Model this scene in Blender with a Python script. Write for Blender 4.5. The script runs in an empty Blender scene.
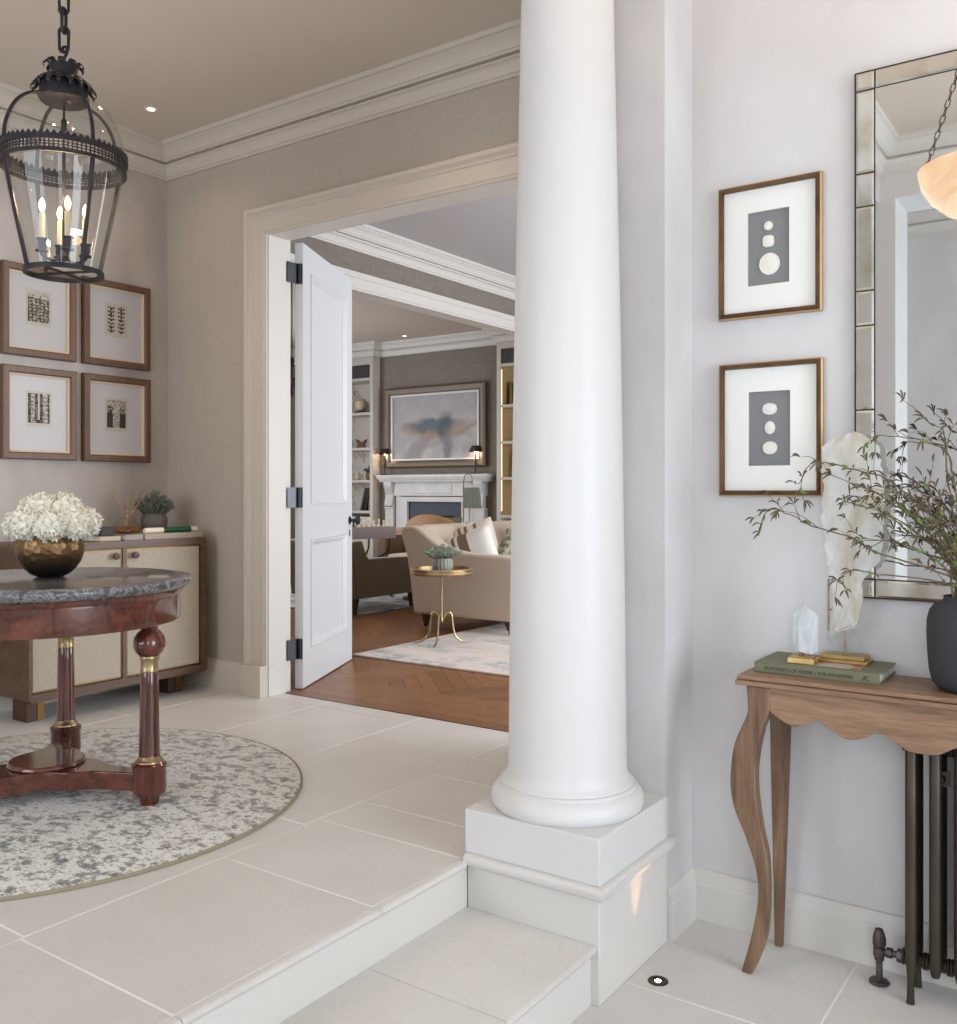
import bpy, bmesh, math, random
from mathutils import Vector, Matrix
PI = math.pi
rnd = random.Random(7)
COL = bpy.context.scene.collection

# ------------------------------------------------------------------ materials
def lin(c):
    c = c / 255.0
    return c / 12.92 if c <= 0.04045 else ((c + 0.055) / 1.055) ** 2.4
def S(r, g, b): return (lin(r), lin(g), lin(b), 1.0)

def newmat(name):
    m = bpy.data.materials.new(name); m.use_nodes = True
    nt = m.node_tree
    return m, nt, nt.nodes['Principled BSDF']

def coords(nt, scale=(1, 1, 1), rot=(0, 0, 0), kind='Object'):
    tc = nt.nodes.new('ShaderNodeTexCoord'); mp = nt.nodes.new('ShaderNodeMapping')
    mp.inputs['Scale'].default_value = scale; mp.inputs['Rotation'].default_value = rot
    nt.links.new(tc.outputs[kind], mp.inputs['Vector'])
    return mp.outputs['Vector']

def noise(nt, vec, scale, detail=3, rough=0.55, dist=0.0):
    n = nt.nodes.new('ShaderNodeTexNoise')
    n.inputs['Scale'].default_value = scale; n.inputs['Detail'].default_value = detail
    n.inputs['Roughness'].default_value = rough; n.inputs['Distortion'].default_value = dist
    nt.links.new(vec, n.inputs['Vector'])
    return n.outputs['Fac']

def ramp(nt, fac, stops, interp='LINEAR'):
    r = nt.nodes.new('ShaderNodeValToRGB'); r.color_ramp.interpolation = interp
    el = r.color_ramp.elements
    while len(el) < len(stops): el.new(0.5)
    for e, (p, c) in zip(el, stops): e.position = p; e.color = c
    nt.links.new(fac, r.inputs['Fac'])
    return r.outputs['Color']

def mix(nt, fac, a, b):
    m = nt.nodes.new('ShaderNodeMix'); m.data_type = 'RGBA'
    if isinstance(fac, float): m.inputs[0].default_value = fac
    else: nt.links.new(fac, m.inputs[0])
    for i, v in ((6, a), (7, b)):
        if isinstance(v, tuple): m.inputs[i].default_value = v
        else: nt.links.new(v, m.inputs[i])
    return m.outputs[2]

def bump(nt, bs, h, strength, dist=0.01):
    b = nt.nodes.new('ShaderNodeBump'); b.inputs['Strength'].default_value = strength
    b.inputs['Distance'].default_value = dist
    nt.links.new(h, b.inputs['Height']); nt.links.new(b.outputs['Normal'], bs.inputs['Normal'])

def mat(name, c, rough=0.5, metal=0.0, c2=None, ns=8.0, stretch=(1, 1, 1), lo=0.35, hi=0.65, bp=None, coat=0.0,
        spec=0.5, detail=3, emis=None, es=0.0, trans=0.0, ior=1.45, sss=0.0, sheen=0.0, coatr=0.03):
    m, nt, bs = newmat(name)
    bs.inputs['Base Color'].default_value = c; bs.inputs['Roughness'].default_value = rough
    bs.inputs['Metallic'].default_value = metal; bs.inputs['Coat Weight'].default_value = coat
    bs.inputs['Coat Roughness'].default_value = coatr
    bs.inputs['Specular IOR Level'].default_value = spec
    bs.inputs['Transmission Weight'].default_value = trans; bs.inputs['IOR'].default_value = ior
    bs.inputs['Sheen Weight'].default_value = sheen
    if sss:
        bs.inputs['Subsurface Weight'].default_value = sss
        bs.inputs['Subsurface Scale'].default_value = 0.03
    if emis:
        bs.inputs['Emission Color'].default_value = emis; bs.inputs['Emission Strength'].default_value = es
    v = coords(nt, stretch)
    if c2:
        f = noise(nt, v, ns, detail)
        nt.links.new(ramp(nt, f, [(lo, c), (hi, c2)]), bs.inputs['Base Color'])
    if bp:
        bump(nt, bs, noise(nt, v, bp[0], 4), bp[1], bp[2] if len(bp) > 2 else 0.01)
    return m

def wood(name, c1, c2, c3, axis='x', scale=1.0, rough=0.4, coat=0.0):
    """straight grain running along the local axis given"""
    m, nt, bs = newmat(name)
    st = {'x': (1.2, 14, 14), 'y': (14, 1.2, 14), 'z': (14, 14, 1.2)}[axis]
    v = coords(nt, tuple(s * scale for s in st))
    f = noise(nt, v, 1.6, 6, 0.6, 1.2)
    base = ramp(nt, f, [(0.30, c1), (0.5, c2), (0.72, c3)])
    v2 = coords(nt, tuple(s * scale * 5 for s in st))
    f2 = noise(nt, v2, 2.0, 2)
    r2 = ramp(nt, f2, [(0.35, c1), (0.6, c3)])
    nt.links.new(mix(nt, 0.22, base, r2), bs.inputs['Base Color'])
    bs.inputs['Roughness'].default_value = rough
    bs.inputs['Coat Weight'].default_value = coat; bs.inputs['Coat Roughness'].default_value = 0.08
    bump(nt, bs, f2, 0.12, 0.003)
    return m

M = {}
M['plaster'] = mat('polished_plaster', S(216, 215, 216), 0.62, c2=S(204, 201, 201), ns=2.6, stretch=(1.0, 1.0, 0.6), detail=9, lo=0.36, hi=0.64, bp=(40, 0.05), spec=0.3)
def weave_wall(name, ca, cb):
    m, nt, bs = newmat(name)
    v1 = coords(nt, (120, 120, 5.0)); v2 = coords(nt, (5.0, 5.0, 120))
    a = noise(nt, v1, 1.5, 3); b = noise(nt, v2, 1.5, 3)
    ad = nt.nodes.new('ShaderNodeMath'); ad.operation = 'ADD'
    nt.links.new(a, ad.inputs[0]); nt.links.new(b, ad.inputs[1])
    hf = nt.nodes.new('ShaderNodeMath'); hf.operation = 'MULTIPLY'; hf.inputs[1].default_value = 0.5
    nt.links.new(ad.outputs[0], hf.inputs[0])
    nt.links.new(ramp(nt, hf.outputs[0], [(0.38, ca), (0.62, cb)]), bs.inputs['Base Color'])
    bs.inputs['Roughness'].default_value = 0.75; bs.inputs['Specular IOR Level'].default_value = 0.3
    bump(nt, bs, hf.outputs[0], 0.08, 0.003)
    return m
M['mottled'] = mat('mottled_plaster', S(190, 182, 176), 0.6, c2=S(174, 165, 158), ns=3.2, stretch=(1.0, 1.0, 0.6), detail=9, lo=0.36, hi=0.64, spec=0.3)
M['hallwall'] = weave_wall('woven_plaster', S(176, 166, 154), S(184, 174, 163))
M['linenwall'] = weave_wall('taupe_wall_linen', S(118, 110, 101), S(138, 130, 120))
M['ceiling'] = mat('ceiling_paint', S(206, 196, 184), 0.8, spec=0.2)
M['ceiling2'] = mat('ceiling_paint_white', S(196, 195, 198), 0.8, spec=0.2)
M['ceiling3'] = mat('ceiling_paint_stone', S(196, 186, 176), 0.8, spec=0.2)
M['trim'] = mat('trim_paint', S(212, 209, 204), 0.45, spec=0.4)
M['warmtrim'] = mat('trim_paint_cream', S(200, 191, 180), 0.45, spec=0.4)
M['white'] = mat('column_paint', S(215, 214, 213), 0.38, spec=0.4)
M['doorwhite'] = mat('door_paint', S(208, 210, 213), 0.35, spec=0.4)

def stone_mat():
    m, nt, bs = newmat('limestone_tile')
    v = coords(nt)
    f = noise(nt, v, 1.6, 6, 0.6); g = noise(nt, v, 60, 2)
    base = ramp(nt, f, [(0.3, S(218, 216, 213)), (0.55, S(210, 207, 203)), (0.75, S(202, 198, 192))])
    sp = ramp(nt, g, [(0.55, (1, 1, 1, 1)), (0.75, (0.93, 0.92, 0.9, 1))])
    mm = nt.nodes.new('ShaderNodeMix'); mm.data_type = 'RGBA'; mm.blend_type = 'MULTIPLY'; mm.inputs[0].default_value = 1
    nt.links.new(base, mm.inputs[6]); nt.links.new(sp, mm.inputs[7])
    geo = nt.nodes.new('ShaderNodeNewGeometry')
    rr = ramp(nt, geo.outputs['Random Per Island'], [(0, (0.96, 0.955, 0.95, 1)), (1, (1, 1, 1, 1))])
    m2 = nt.nodes.new('ShaderNodeMix'); m2.data_type = 'RGBA'; m2.blend_type = 'MULTIPLY'; m2.inputs[0].default_value = 1
    nt.links.new(mm.outputs[2], m2.inputs[6]); nt.links.new(rr, m2.inputs[7])
    nt.links.new(m2.outputs[2], bs.inputs['Base Color'])
    bs.inputs['Roughness'].default_value = 0.42; bs.inputs['Specular IOR Level'].default_value = 0.4
    bump(nt, bs, f, 0.03, 0.01)
    return m
M['stone'] = stone_mat()
M['grout'] = mat('pale_grout', S(240, 236, 230), 0.8)

def plank_mat(name, a, b, c):
    m, nt, bs = newmat(name)
    geo = nt.nodes.new('ShaderNodeNewGeometry')
    v = coords(nt, (4, 4, 4))
    f = noise(nt, v, 3.0, 6, 0.65, 0.8)
    k = ramp(nt, geo.outputs['Random Per Island'], [(0, a), (0.5, b), (1, c)])
    g = ramp(nt, f, [(0.3, (0.62, 0.58, 0.55, 1)), (0.6, (1, 1, 1, 1))])
    mm = nt.nodes.new('ShaderNodeMix'); mm.data_type = 'RGBA'; mm.blend_type = 'MULTIPLY'; mm.inputs[0].default_value = 0.8
    nt.links.new(k, mm.inputs[6]); nt.links.new(g, mm.inputs[7])
    nt.links.new(mm.outputs[2], bs.inputs['Base Color'])
    bs.inputs['Roughness'].default_value = 0.36
    return m
M['plank'] = plank_mat('oak_parquet', S(124, 82, 53), S(140, 95, 62), S(152, 107, 72))
M['plankgap'] = mat('oak_parquet_joint', S(88, 56, 36), 0.6)

M['mahogany'] = wood('mahogany', S(48, 20, 15), S(82, 36, 25), S(122, 64, 44), 'x', 0.6, 0.22, 0.8)
M['mahoganyz'] = wood('mahogany_turned', S(44, 18, 14), S(82, 34, 24), S(112, 52, 36), 'z', 0.6, 0.2, 0.8)
M['oak'] = wood('console_oak', S(104, 78, 58), S(138, 108, 83), S(162, 132, 105), 'x', 1.0, 0.5)
M['oakz'] = wood('console_oak_leg', S(78, 56, 41), S(116, 88, 66), S(144, 114, 88), 'z', 1.0, 0.5)
M['walnut'] = wood('walnut_veneer', S(66, 46, 34), S(90, 66, 50), S(108, 82, 64), 'y', 0.8, 0.45)
M['framewood'] = wood('frame_walnut', S(76, 52, 38), S(100, 72, 54), S(116, 86, 67), 'z', 1.0, 0.45)
M['linen'] = mat('shagreen_panel', S(178, 167, 150), 0.6, c2=S(158, 147, 131), ns=160, lo=0.4, hi=0.6, bp=(160, 0.15, 0.002))
M['brass'] = mat('aged_brass', S(192, 170, 134), 0.34, 1.0, c2=S(158, 136, 100), ns=20, bp=(30, 0.05))
M['darkbrass'] = mat('antique_brass_trim', S(120, 94, 56), 0.4, 1.0)
M['gold'] = mat('gilt_block', S(206, 178, 124), 0.38, 1.0, c2=S(180, 150, 98), ns=12)
M['iron'] = mat('blackened_bronze', S(44, 42, 48), 0.5, 0.5, c2=S(62, 58, 62), ns=14)
M['radiator'] = mat('radiator_bronze', S(78, 70, 60), 0.38, 0.6, c2=S(64, 56, 48), ns=5)
M['valve'] = mat('radiator_valve_metal', S(104, 98, 92), 0.45, 0.8, c2=S(78, 72, 68), ns=30)
M['steel'] = mat('hinge_steel', S(70, 72, 76), 0.35, 0.9)
M['black'] = mat('dark_metal', S(30, 27, 26), 0.4, 0.3)
M['paper'] = mat('mount_board', S(188, 185, 186), 0.7, coat=0.25, coatr=0.02)
M['papercream'] = mat('print_paper', S(182, 174, 164), 0.7, coat=0.25, coatr=0.02)
M['ink'] = mat('etching_ink', S(52, 48, 42), 0.7)
M['inkmid'] = mat('etching_ink_grey', S(120, 112, 100), 0.7)
M['fillet'] = mat('cream_fillet', S(206, 186, 160), 0.5)
M['whitemount'] = mat('white_mount_board', S(232, 232, 228), 0.7, coat=0.2)
M['greycard'] = mat('grey_card', S(128, 128, 130), 0.75)
M['cameo'] = mat('plaster_cameo', S(232, 228, 220), 0.7, bp=(240, 0.5, 0.003))
M['goldframe'] = mat('bronze_gilt_frame', S(112, 80, 50), 0.42, 0.45, c2=S(84, 58, 36), ns=9)
M['goldedge'] = mat('gilt_edge', S(190, 160, 118), 0.5, 0.6)
M['mirror'] = mat('mirror_silver', S(236, 238, 238), 0.015, 1.0)
M['antique'] = mat('antiqued_mirror', S(230, 229, 224), 0.09, 1.0, c2=S(196, 188, 168), ns=9, lo=0.45, hi=0.75, detail=6, bp=(6, 0.05))
M['seam'] = mat('mirror_seam', S(40, 36, 32), 0.5)

def marble(name, base, vein, scale, rough=0.12, lo=0.47, hi=0.56):
    m, nt, bs = newmat(name)
    v = coords(nt)
    f = noise(nt, v, scale, 9, 0.7, 1.8)
    nt.links.new(ramp(nt, f, [(lo - 0.12, base), (lo, base), ((lo + hi) / 2, vein), (hi, base), (hi + .15, vein)]), bs.inputs['Base Color'])
    bs.inputs['Roughness'].default_value = rough
    return m
M['marble'] = marble('grey_veined_marble', S(84, 84, 88), S(156, 157, 160), 14.0, 0.10)
M['whitemarble'] = marble('white_veined_marble', S(224, 219, 210), S(120, 114, 108), 2.2, 0.25, 0.52, 0.56)
M['mantelstone'] = mat('mantel_marble', S(206, 205, 203), 0.35, c2=S(188, 187, 185), ns=3)

def rug_mat(name, cols, sc, st, mid=1.0):
    m, nt, bs = newmat(name)
    v = coords(nt, st)
    a = noise(nt, v, sc, 8, 0.72, 0.6)
    v2 = coords(nt, (1, 1, 1)); b = noise(nt, v2, sc * 2.4, 6, 0.8)
    ad = nt.nodes.new('ShaderNodeMath'); ad.operation = 'ADD'
    sb = nt.nodes.new('ShaderNodeMath'); sb.operation = 'MULTIPLY'; sb.inputs[1].default_value = 0.5
    nt.links.new(a, ad.inputs[0]); nt.links.new(b, ad.inputs[1]); nt.links.new(ad.outputs[0], sb.inputs[0])
    nt.links.new(ramp(nt, sb.outputs[0], cols), bs.inputs['Base Color'])
    bs.inputs['Roughness'].default_value = 0.95; bs.inputs['Specular IOR Level'].default_value = 0.1
    bs.inputs['Sheen Weight'].default_value = 0.2
    bump(nt, bs, b, 0.5, 0.006)
    return m
M['rug'] = rug_mat('mottled_rug_pile', [(0.37, S(98, 108, 116)), (0.43, S(126, 130, 132)), (0.465, S(152, 143, 126)), (0.495, S(202, 199, 193)), (0.55, S(222, 220, 216)), (0.60, S(148, 141, 124))], 15, (0.8, 1.3, 1))
M['rug2'] = rug_mat('pale_distressed_rug_pile', [(0.38, S(136, 142, 150)), (0.44, S(170, 168, 168)), (0.49, S(206, 194, 184)), (0.6, S(214, 202, 190))], 2.2, (0.6, 1.6, 1))
M['rug3'] = rug_mat('blue_grey_rug_pile', [(0.40, S(66, 82, 98)), (0.46, S(110, 122, 132)), (0.52, S(186, 182, 178)), (0.6, S(150, 130, 112))], 2.6, (1.4, 0.6, 1))
M['binding'] = mat('rug_binding', S(150, 142, 120), 0.9)

def hammered():
    m, nt, bs = newmat('hammered_bronze')
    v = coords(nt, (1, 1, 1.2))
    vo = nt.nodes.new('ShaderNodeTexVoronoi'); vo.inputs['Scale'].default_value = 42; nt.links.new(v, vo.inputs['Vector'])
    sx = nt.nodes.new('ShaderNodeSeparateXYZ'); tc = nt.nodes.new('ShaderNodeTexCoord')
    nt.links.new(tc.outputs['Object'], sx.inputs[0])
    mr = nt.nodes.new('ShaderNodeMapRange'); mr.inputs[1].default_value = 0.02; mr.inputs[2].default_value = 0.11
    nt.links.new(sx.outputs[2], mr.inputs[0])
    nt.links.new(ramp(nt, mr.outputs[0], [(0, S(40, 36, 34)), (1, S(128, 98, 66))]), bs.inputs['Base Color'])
    bs.inputs['Metallic'].default_value = 0.75; bs.inputs['Roughness'].default_value = 0.34
    bump(nt, bs, vo.outputs['Distance'], 0.6, 0.006)
    return m
M['hammered'] = hammered()
M['petal'] = mat('hydrangea_petal', S(248, 246, 238), 0.6, c2=S(236, 230, 210), ns=30)
M['stemgreen'] = mat('fresh_stem', S(84, 128, 52), 0.5)
M['leafgreen'] = mat('spring_leaf', S(110, 142, 66), 0.5, c2=S(84, 116, 50), ns=30)
M['twig'] = mat('dry_twig', S(120, 104, 80), 0.8, c2=S(88, 76, 58), ns=40)
M['catkin'] = mat('dry_pod', S(78, 70, 52), 0.8, c2=S(108, 96, 68), ns=60)
M['sage'] = mat('sage_foliage', S(168, 176, 160), 0.7, c2=S(128, 140, 122), ns=20)
M['darksage'] = mat('dusky_foliage', S(120, 124, 110), 0.8, c2=S(88, 94, 80), ns=20)
M['greypot'] = mat('ribbed_grey_ceramic', S(98, 90, 84), 0.6)
M['palepot'] = mat('ribbed_pale_ceramic', S(150, 146, 138), 0.5)
M['vase'] = mat('matt_black_stoneware', S(58, 58, 62), 0.85, bp=(90, 0.25, 0.003))
M['amber'] = mat('amber_oil', S(214, 140, 60), 0.05, trans=0.85, ior=1.4)
M['reed'] = mat('rattan_reed', S(176, 132, 88), 0.7)
M['bookgreen'] = mat('green_book_cloth', S(120, 120, 98), 0.7, bp=(200, 0.1, 0.002))
M['pages'] = mat('page_block', S(216, 214, 214), 0.8)
M['bookgrey'] = mat('grey_book_cover', S(176, 160, 146), 0.7)
M['bookdark'] = mat('dark_book_cover', S(46, 50, 48), 0.6)
M['bookblack'] = mat('black_book_cover', S(32, 32, 30), 0.6)
M['bookolive'] = mat('olive_book_cover', S(126, 112, 52), 0.6)
M['bookcream'] = mat('cream_book_cover', S(196, 180, 150), 0.6)
M['emerald'] = mat('emerald_ribbed_glass', S(28, 92, 58), 0.2)
M['photo1'] = mat('cover_photo', S(196, 178, 166), 0.4, c2=S(150, 96, 66), ns=22, lo=0.45, hi=0.6)
M['sofa'] = mat('oatmeal_linen', S(204, 186, 167), 0.9, c2=S(192, 174, 156), ns=120, sheen=0.2, bp=(260, 0.2, 0.002))
M['cushcream'] = mat('cream_cushion_linen', S(212, 200, 186), 0.9, sheen=0.3)
M['brownvelvet'] = mat('taupe_velvet', S(90, 78, 58), 0.85, sheen=0.5)
M['tan'] = mat('tan_leather', S(166, 128, 92), 0.55)
M['tandark'] = mat('umber_velvet', S(104, 78, 56), 0.85, sheen=0.3)
M['seatsage'] = mat('khaki_seat_cloth', S(148, 132, 104), 0.9)
M['pillowwhite'] = mat('white_pillow_cotton', S(226, 222, 216), 0.9)
M['pillowstripe'] = mat('taupe_stripe', S(122, 104, 88), 0.9)
M['pillowleaf'] = mat('leaf_print_pillow', S(186, 180, 158), 0.9, c2=S(104, 112, 84), ns=14, lo=0.45, hi=0.55)
M['pillowgreen'] = mat('dark_green_velvet', S(36, 52, 44), 0.8, sheen=0.4)
M['pillowgrey'] = mat('grey_green_cushion', S(106, 106, 92), 0.9)
M['orange'] = mat('rust_cushion', S(176, 104, 60), 0.9)
M['darkleg'] = mat('dark_walnut_leg', S(74, 48, 36), 0.45)
M['purplewood'] = mat('rosewood_top', S(134, 118, 120), 0.35, c2=S(146, 126, 122), ns=5)
M['orangewood'] = mat('satinwood_panel', S(156, 108, 76), 0.4)
M['chesswhite'] = mat('boxwood_piece', S(238, 228, 206), 0.4)
M['chessblack'] = mat('ebony_piece', S(40, 36, 36), 0.4)
M['shelfpaint'] = mat('bookcase_paint', S(196, 190, 180), 0.5)
M['shelfgold'] = mat('bookcase_gilt_back', S(166, 140, 100), 0.6)
M['slate'] = mat('slate_panel', S(62, 60, 58), 0.6)
M['firebox'] = mat('slate_firebox', S(62, 68, 80), 0.6)
M['fireblack'] = mat('near_black', S(20, 20, 22), 0.8)
M['pframe'] = mat('pewter_frame', S(102, 87, 73), 0.45, 0.3)
M['lampshade'] = mat('sage_pleated_silk', S(126, 134, 122), 0.8)
M['darkshade'] = mat('dark_bronze_shade', S(52, 42, 36), 0.4, 0.4)
M['candle'] = mat('cream_candle_sleeve', S(226, 208, 176), 0.6)
M['bulb'] = mat('glowing_bulb', S(255, 220, 170), 0.4, emis=(1.0, 0.60, 0.28, 1), es=15)
M['led'] = mat('led_lens', S(255, 236, 210), 0.4, emis=(1.0, 0.82, 0.6, 1), es=14)
M['ledwarm'] = mat('warm_led_strip', S(255, 220, 160), 0.4, emis=(1.0, 0.74, 0.42, 1), es=2.2)
M['bulbsmall'] = mat('shaded_bulb', S(255, 220, 170), 0.4, emis=(1.0, 0.66, 0.36, 1), es=6)
M['ring'] = mat('white_bezel', S(230, 226, 218), 0.4)
M['bronzering'] = mat('bronze_bezel', S(74, 62, 54), 0.35, 0.8)
M['ceramic'] = mat('glazed_cream_ceramic', S(204, 188, 162), 0.4)
M['terracotta'] = mat('terracotta_figure', S(120, 86, 60), 0.6)
M['windowframe'] = mat('window_paint', S(232, 230, 226), 0.4)

def glass_mat(name, tint, rough=0.0, thin=True, frac=0.12):
    m, nt, bs = newmat(name)
    out = nt.nodes['Material Output']
    tr = nt.nodes.new('ShaderNodeBsdfTransparent'); tr.inputs[0].default_value = tint
    gl = nt.nodes.new('ShaderNodeBsdfGlossy'); gl.inputs['Roughness'].default_value = 0.02
    lw = nt.nodes.new('ShaderNodeLayerWeight'); lw.inputs[0].default_value = 0.5
    pw = nt.nodes.new('ShaderNodeMath'); pw.operation = 'POWER'; pw.inputs[1].default_value = 4.0; nt.links.new(lw.outputs['Facing'], pw.inputs[0])
    fr = nt.nodes.new('ShaderNodeMapRange'); fr.inputs[3].default_value = 0.05; fr.inputs[4].default_value = 0.5; nt.links.new(pw.outputs[0], fr.inputs[0])
    mx = nt.nodes.new('ShaderNodeMixShader')
    nt.links.new(fr.outputs[0], mx.inputs[0]); nt.links.new(tr.outputs[0], mx.inputs[1]); nt.links.new(gl.outputs[0], mx.inputs[2])
    nt.links.new(mx.outputs[0], out.inputs[0]); nt.nodes.remove(bs)
    return m
M['glass'] = glass_mat('clear_glass', (0.93, 0.94, 0.92, 1))
M['pane'] = glass_mat('window_glass', (0.97, 0.98, 0.98, 1))

def translucent(name, c, c2, ns, tr=0.4, transp=0.25, rough=0.3):
    m, nt, bs = newmat(name)
    out = nt.nodes['Material Output']
    v = coords(nt, (1, 1, 0.5))
    f = noise(nt, v, ns, 6, 0.6, 1.0)
    col = ramp(nt, f, [(0.45, c), (0.62, c2)])
    nt.links.new(col, bs.inputs['Base Color']); bs.inputs['Roughness'].default_value = rough
    t = nt.nodes.new('ShaderNodeBsdfTranslucent'); nt.links.new(col, t.inputs[0])
    m1 = nt.nodes.new('ShaderNodeMixShader'); m1.inputs[0].default_value = tr
    nt.links.new(bs.outputs[0], m1.inputs[1]); nt.links.new(t.outputs[0], m1.inputs[2])
    tp = nt.nodes.new('ShaderNodeBsdfTransparent')
    m2 = nt.nodes.new('ShaderNodeMixShader')
    g = ramp(nt, noise(nt, v, ns * 1.7, 5), [(0.35, (transp * 1.6,) * 3 + (1,)), (0.65, (transp * 0.4,) * 3 + (1,))])
    nt.links.new(g, m2.inputs[0])
    nt.links.new(m1.outputs[0], m2.inputs[1]); nt.links.new(tp.outputs[0], m2.inputs[2])
    nt.links.new(m2.outputs[0], out.inputs[0])
    bump(nt, bs, f, 0.4, 0.01)
    return m
M['selenite'] = translucent('selenite', S(246, 246, 244), S(226, 210, 176), 6, 0.38, 0.34)
M['quartz'] = translucent('clear_quartz', S(236, 240, 243), S(206, 212, 217), 12, 0.3, 0.3, 0.1)
def alabaster():
    m, nt, bs = newmat('lit_alabaster')
    v = coords(nt); f = noise(nt, v, 5, 6, 0.6, 1.5)
    nt.links.new(ramp(nt, f, [(0.35, S(246, 222, 190)), (0.7, S(214, 176, 136))]), bs.inputs['Base Color'])
    nt.links.new(ramp(nt, f, [(0.35, (1.0, 0.74, 0.50, 1)), (0.7, (0.85, 0.52, 0.30, 1))]), bs.inputs['Emission Color'])
    bs.inputs['Emission Strength'].default_value = 0.75
    return m
M['alabaster'] = alabaster()

def painting_mat():
    m, nt, bs = newmat('abstract_seascape')
    v = coords(nt)
    n1 = nt.nodes.new('ShaderNodeTexNoise'); n1.inputs['Scale'].default_value = 5; n1.inputs['Detail'].default_value = 5
    nt.links.new(v, n1.inputs['Vector'])
    sub = nt.nodes.new('ShaderNodeVectorMath'); sub.operation = 'SUBTRACT'; sub.inputs[1].default_value = (0.5, 0.5, 0.5)
    nt.links.new(n1.outputs['Color'], sub.inputs[0])
    sc = nt.nodes.new('ShaderNodeVectorMath'); sc.operation = 'SCALE'; sc.inputs['Scale'].default_value = 0.16
    nt.links.new(sub.outputs[0], sc.inputs[0])
    add = nt.nodes.new('ShaderNodeVectorMath'); add.operation = 'ADD'
    nt.links.new(v, add.inputs[0]); nt.links.new(sc.outputs[0], add.inputs[1])
    w = add.outputs[0]
    def blob(cx, cz, rx, rz, rot, soft):
        mp = nt.nodes.new('ShaderNodeMapping'); mp.vector_type = 'TEXTURE'
        mp.inputs['Location'].default_value = (cx, 0, cz); mp.inputs['Rotation'].default_value = (0, rot, 0)
        mp.inputs['Scale'].default_value = (rx, 10, rz)
        nt.links.new(w, mp.inputs['Vector'])
        le = nt.nodes.new('ShaderNodeVectorMath'); le.operation = 'LENGTH'; nt.links.new(mp.outputs[0], le.inputs[0])
        mr = nt.nodes.new('ShaderNodeMapRange'); mr.inputs[1].default_value = 1.0 + soft; mr.inputs[2].default_value = 1.0 - soft
        nt.links.new(le.outputs['Value'], mr.inputs[0])
        return mr.outputs[0]
    base = ramp(nt, noise(nt, v, 2.2, 6, 0.6), [(0.3, S(176, 170, 170)), (0.5, S(160, 156, 160)), (0.7, S(188, 182, 180))])
    c = mix(nt, blob(0.35, -0.10, 0.5, 0.035, -0.35, 0.5), base, S(150, 140, 130))
    c = mix(nt, blob(-0.25, -0.25, 0.5, 0.10, -0.7, 0.5), c, S(140, 134, 136))
    c = mix(nt, blob(0.0, -0.03, 0.44, 0.09, 0.02, 0.5), c, S(150, 122, 100))
    c = mix(nt, blob(-0.02, 0.02, 0.40, 0.075, -0.05, 0.35), c, S(86, 98, 108))
    c = mix(nt, blob(0.17, 0.0, 0.10, 0.16, 0.3, 0.4), c, S(70, 82, 92))
    c = mix(nt, blob(0.2, -0.3, 0.07, 0.22, 0.0, 0.5), c, S(116, 118, 122))
    nt.links.new(c, bs.inputs['Base Color']); bs.inputs['Roughness'].default_value = 0.6
    return m
M['painting'] = painting_mat()

# ------------------------------------------------------------------ mesh builder
def smooth_path(pts, n=6, closed=False):
    P = [Vector(p) for p in pts]; out = []; L = len(P)
    rng = range(L) if closed else range(L - 1)
    for i in rng:
        p1, p2 = P[i], P[(i + 1) % L]
        p0 = P[i - 1] if (i > 0 or closed) else p1 * 2 - p2
        p3 = P[(i + 2) % L] if (i + 2 < L or closed) else p2 * 2 - p1
        for k in range(n):
            t = k / n
            out.append(0.5 * ((2 * p1) + (p2 - p0) * t + (2 * p0 - 5 * p1 + 4 * p2 - p3) * t * t + (3 * p1 - p0 - 3 * p2 + p3) * t ** 3))
    if not closed: out.append(P[-1])
    return out

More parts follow.
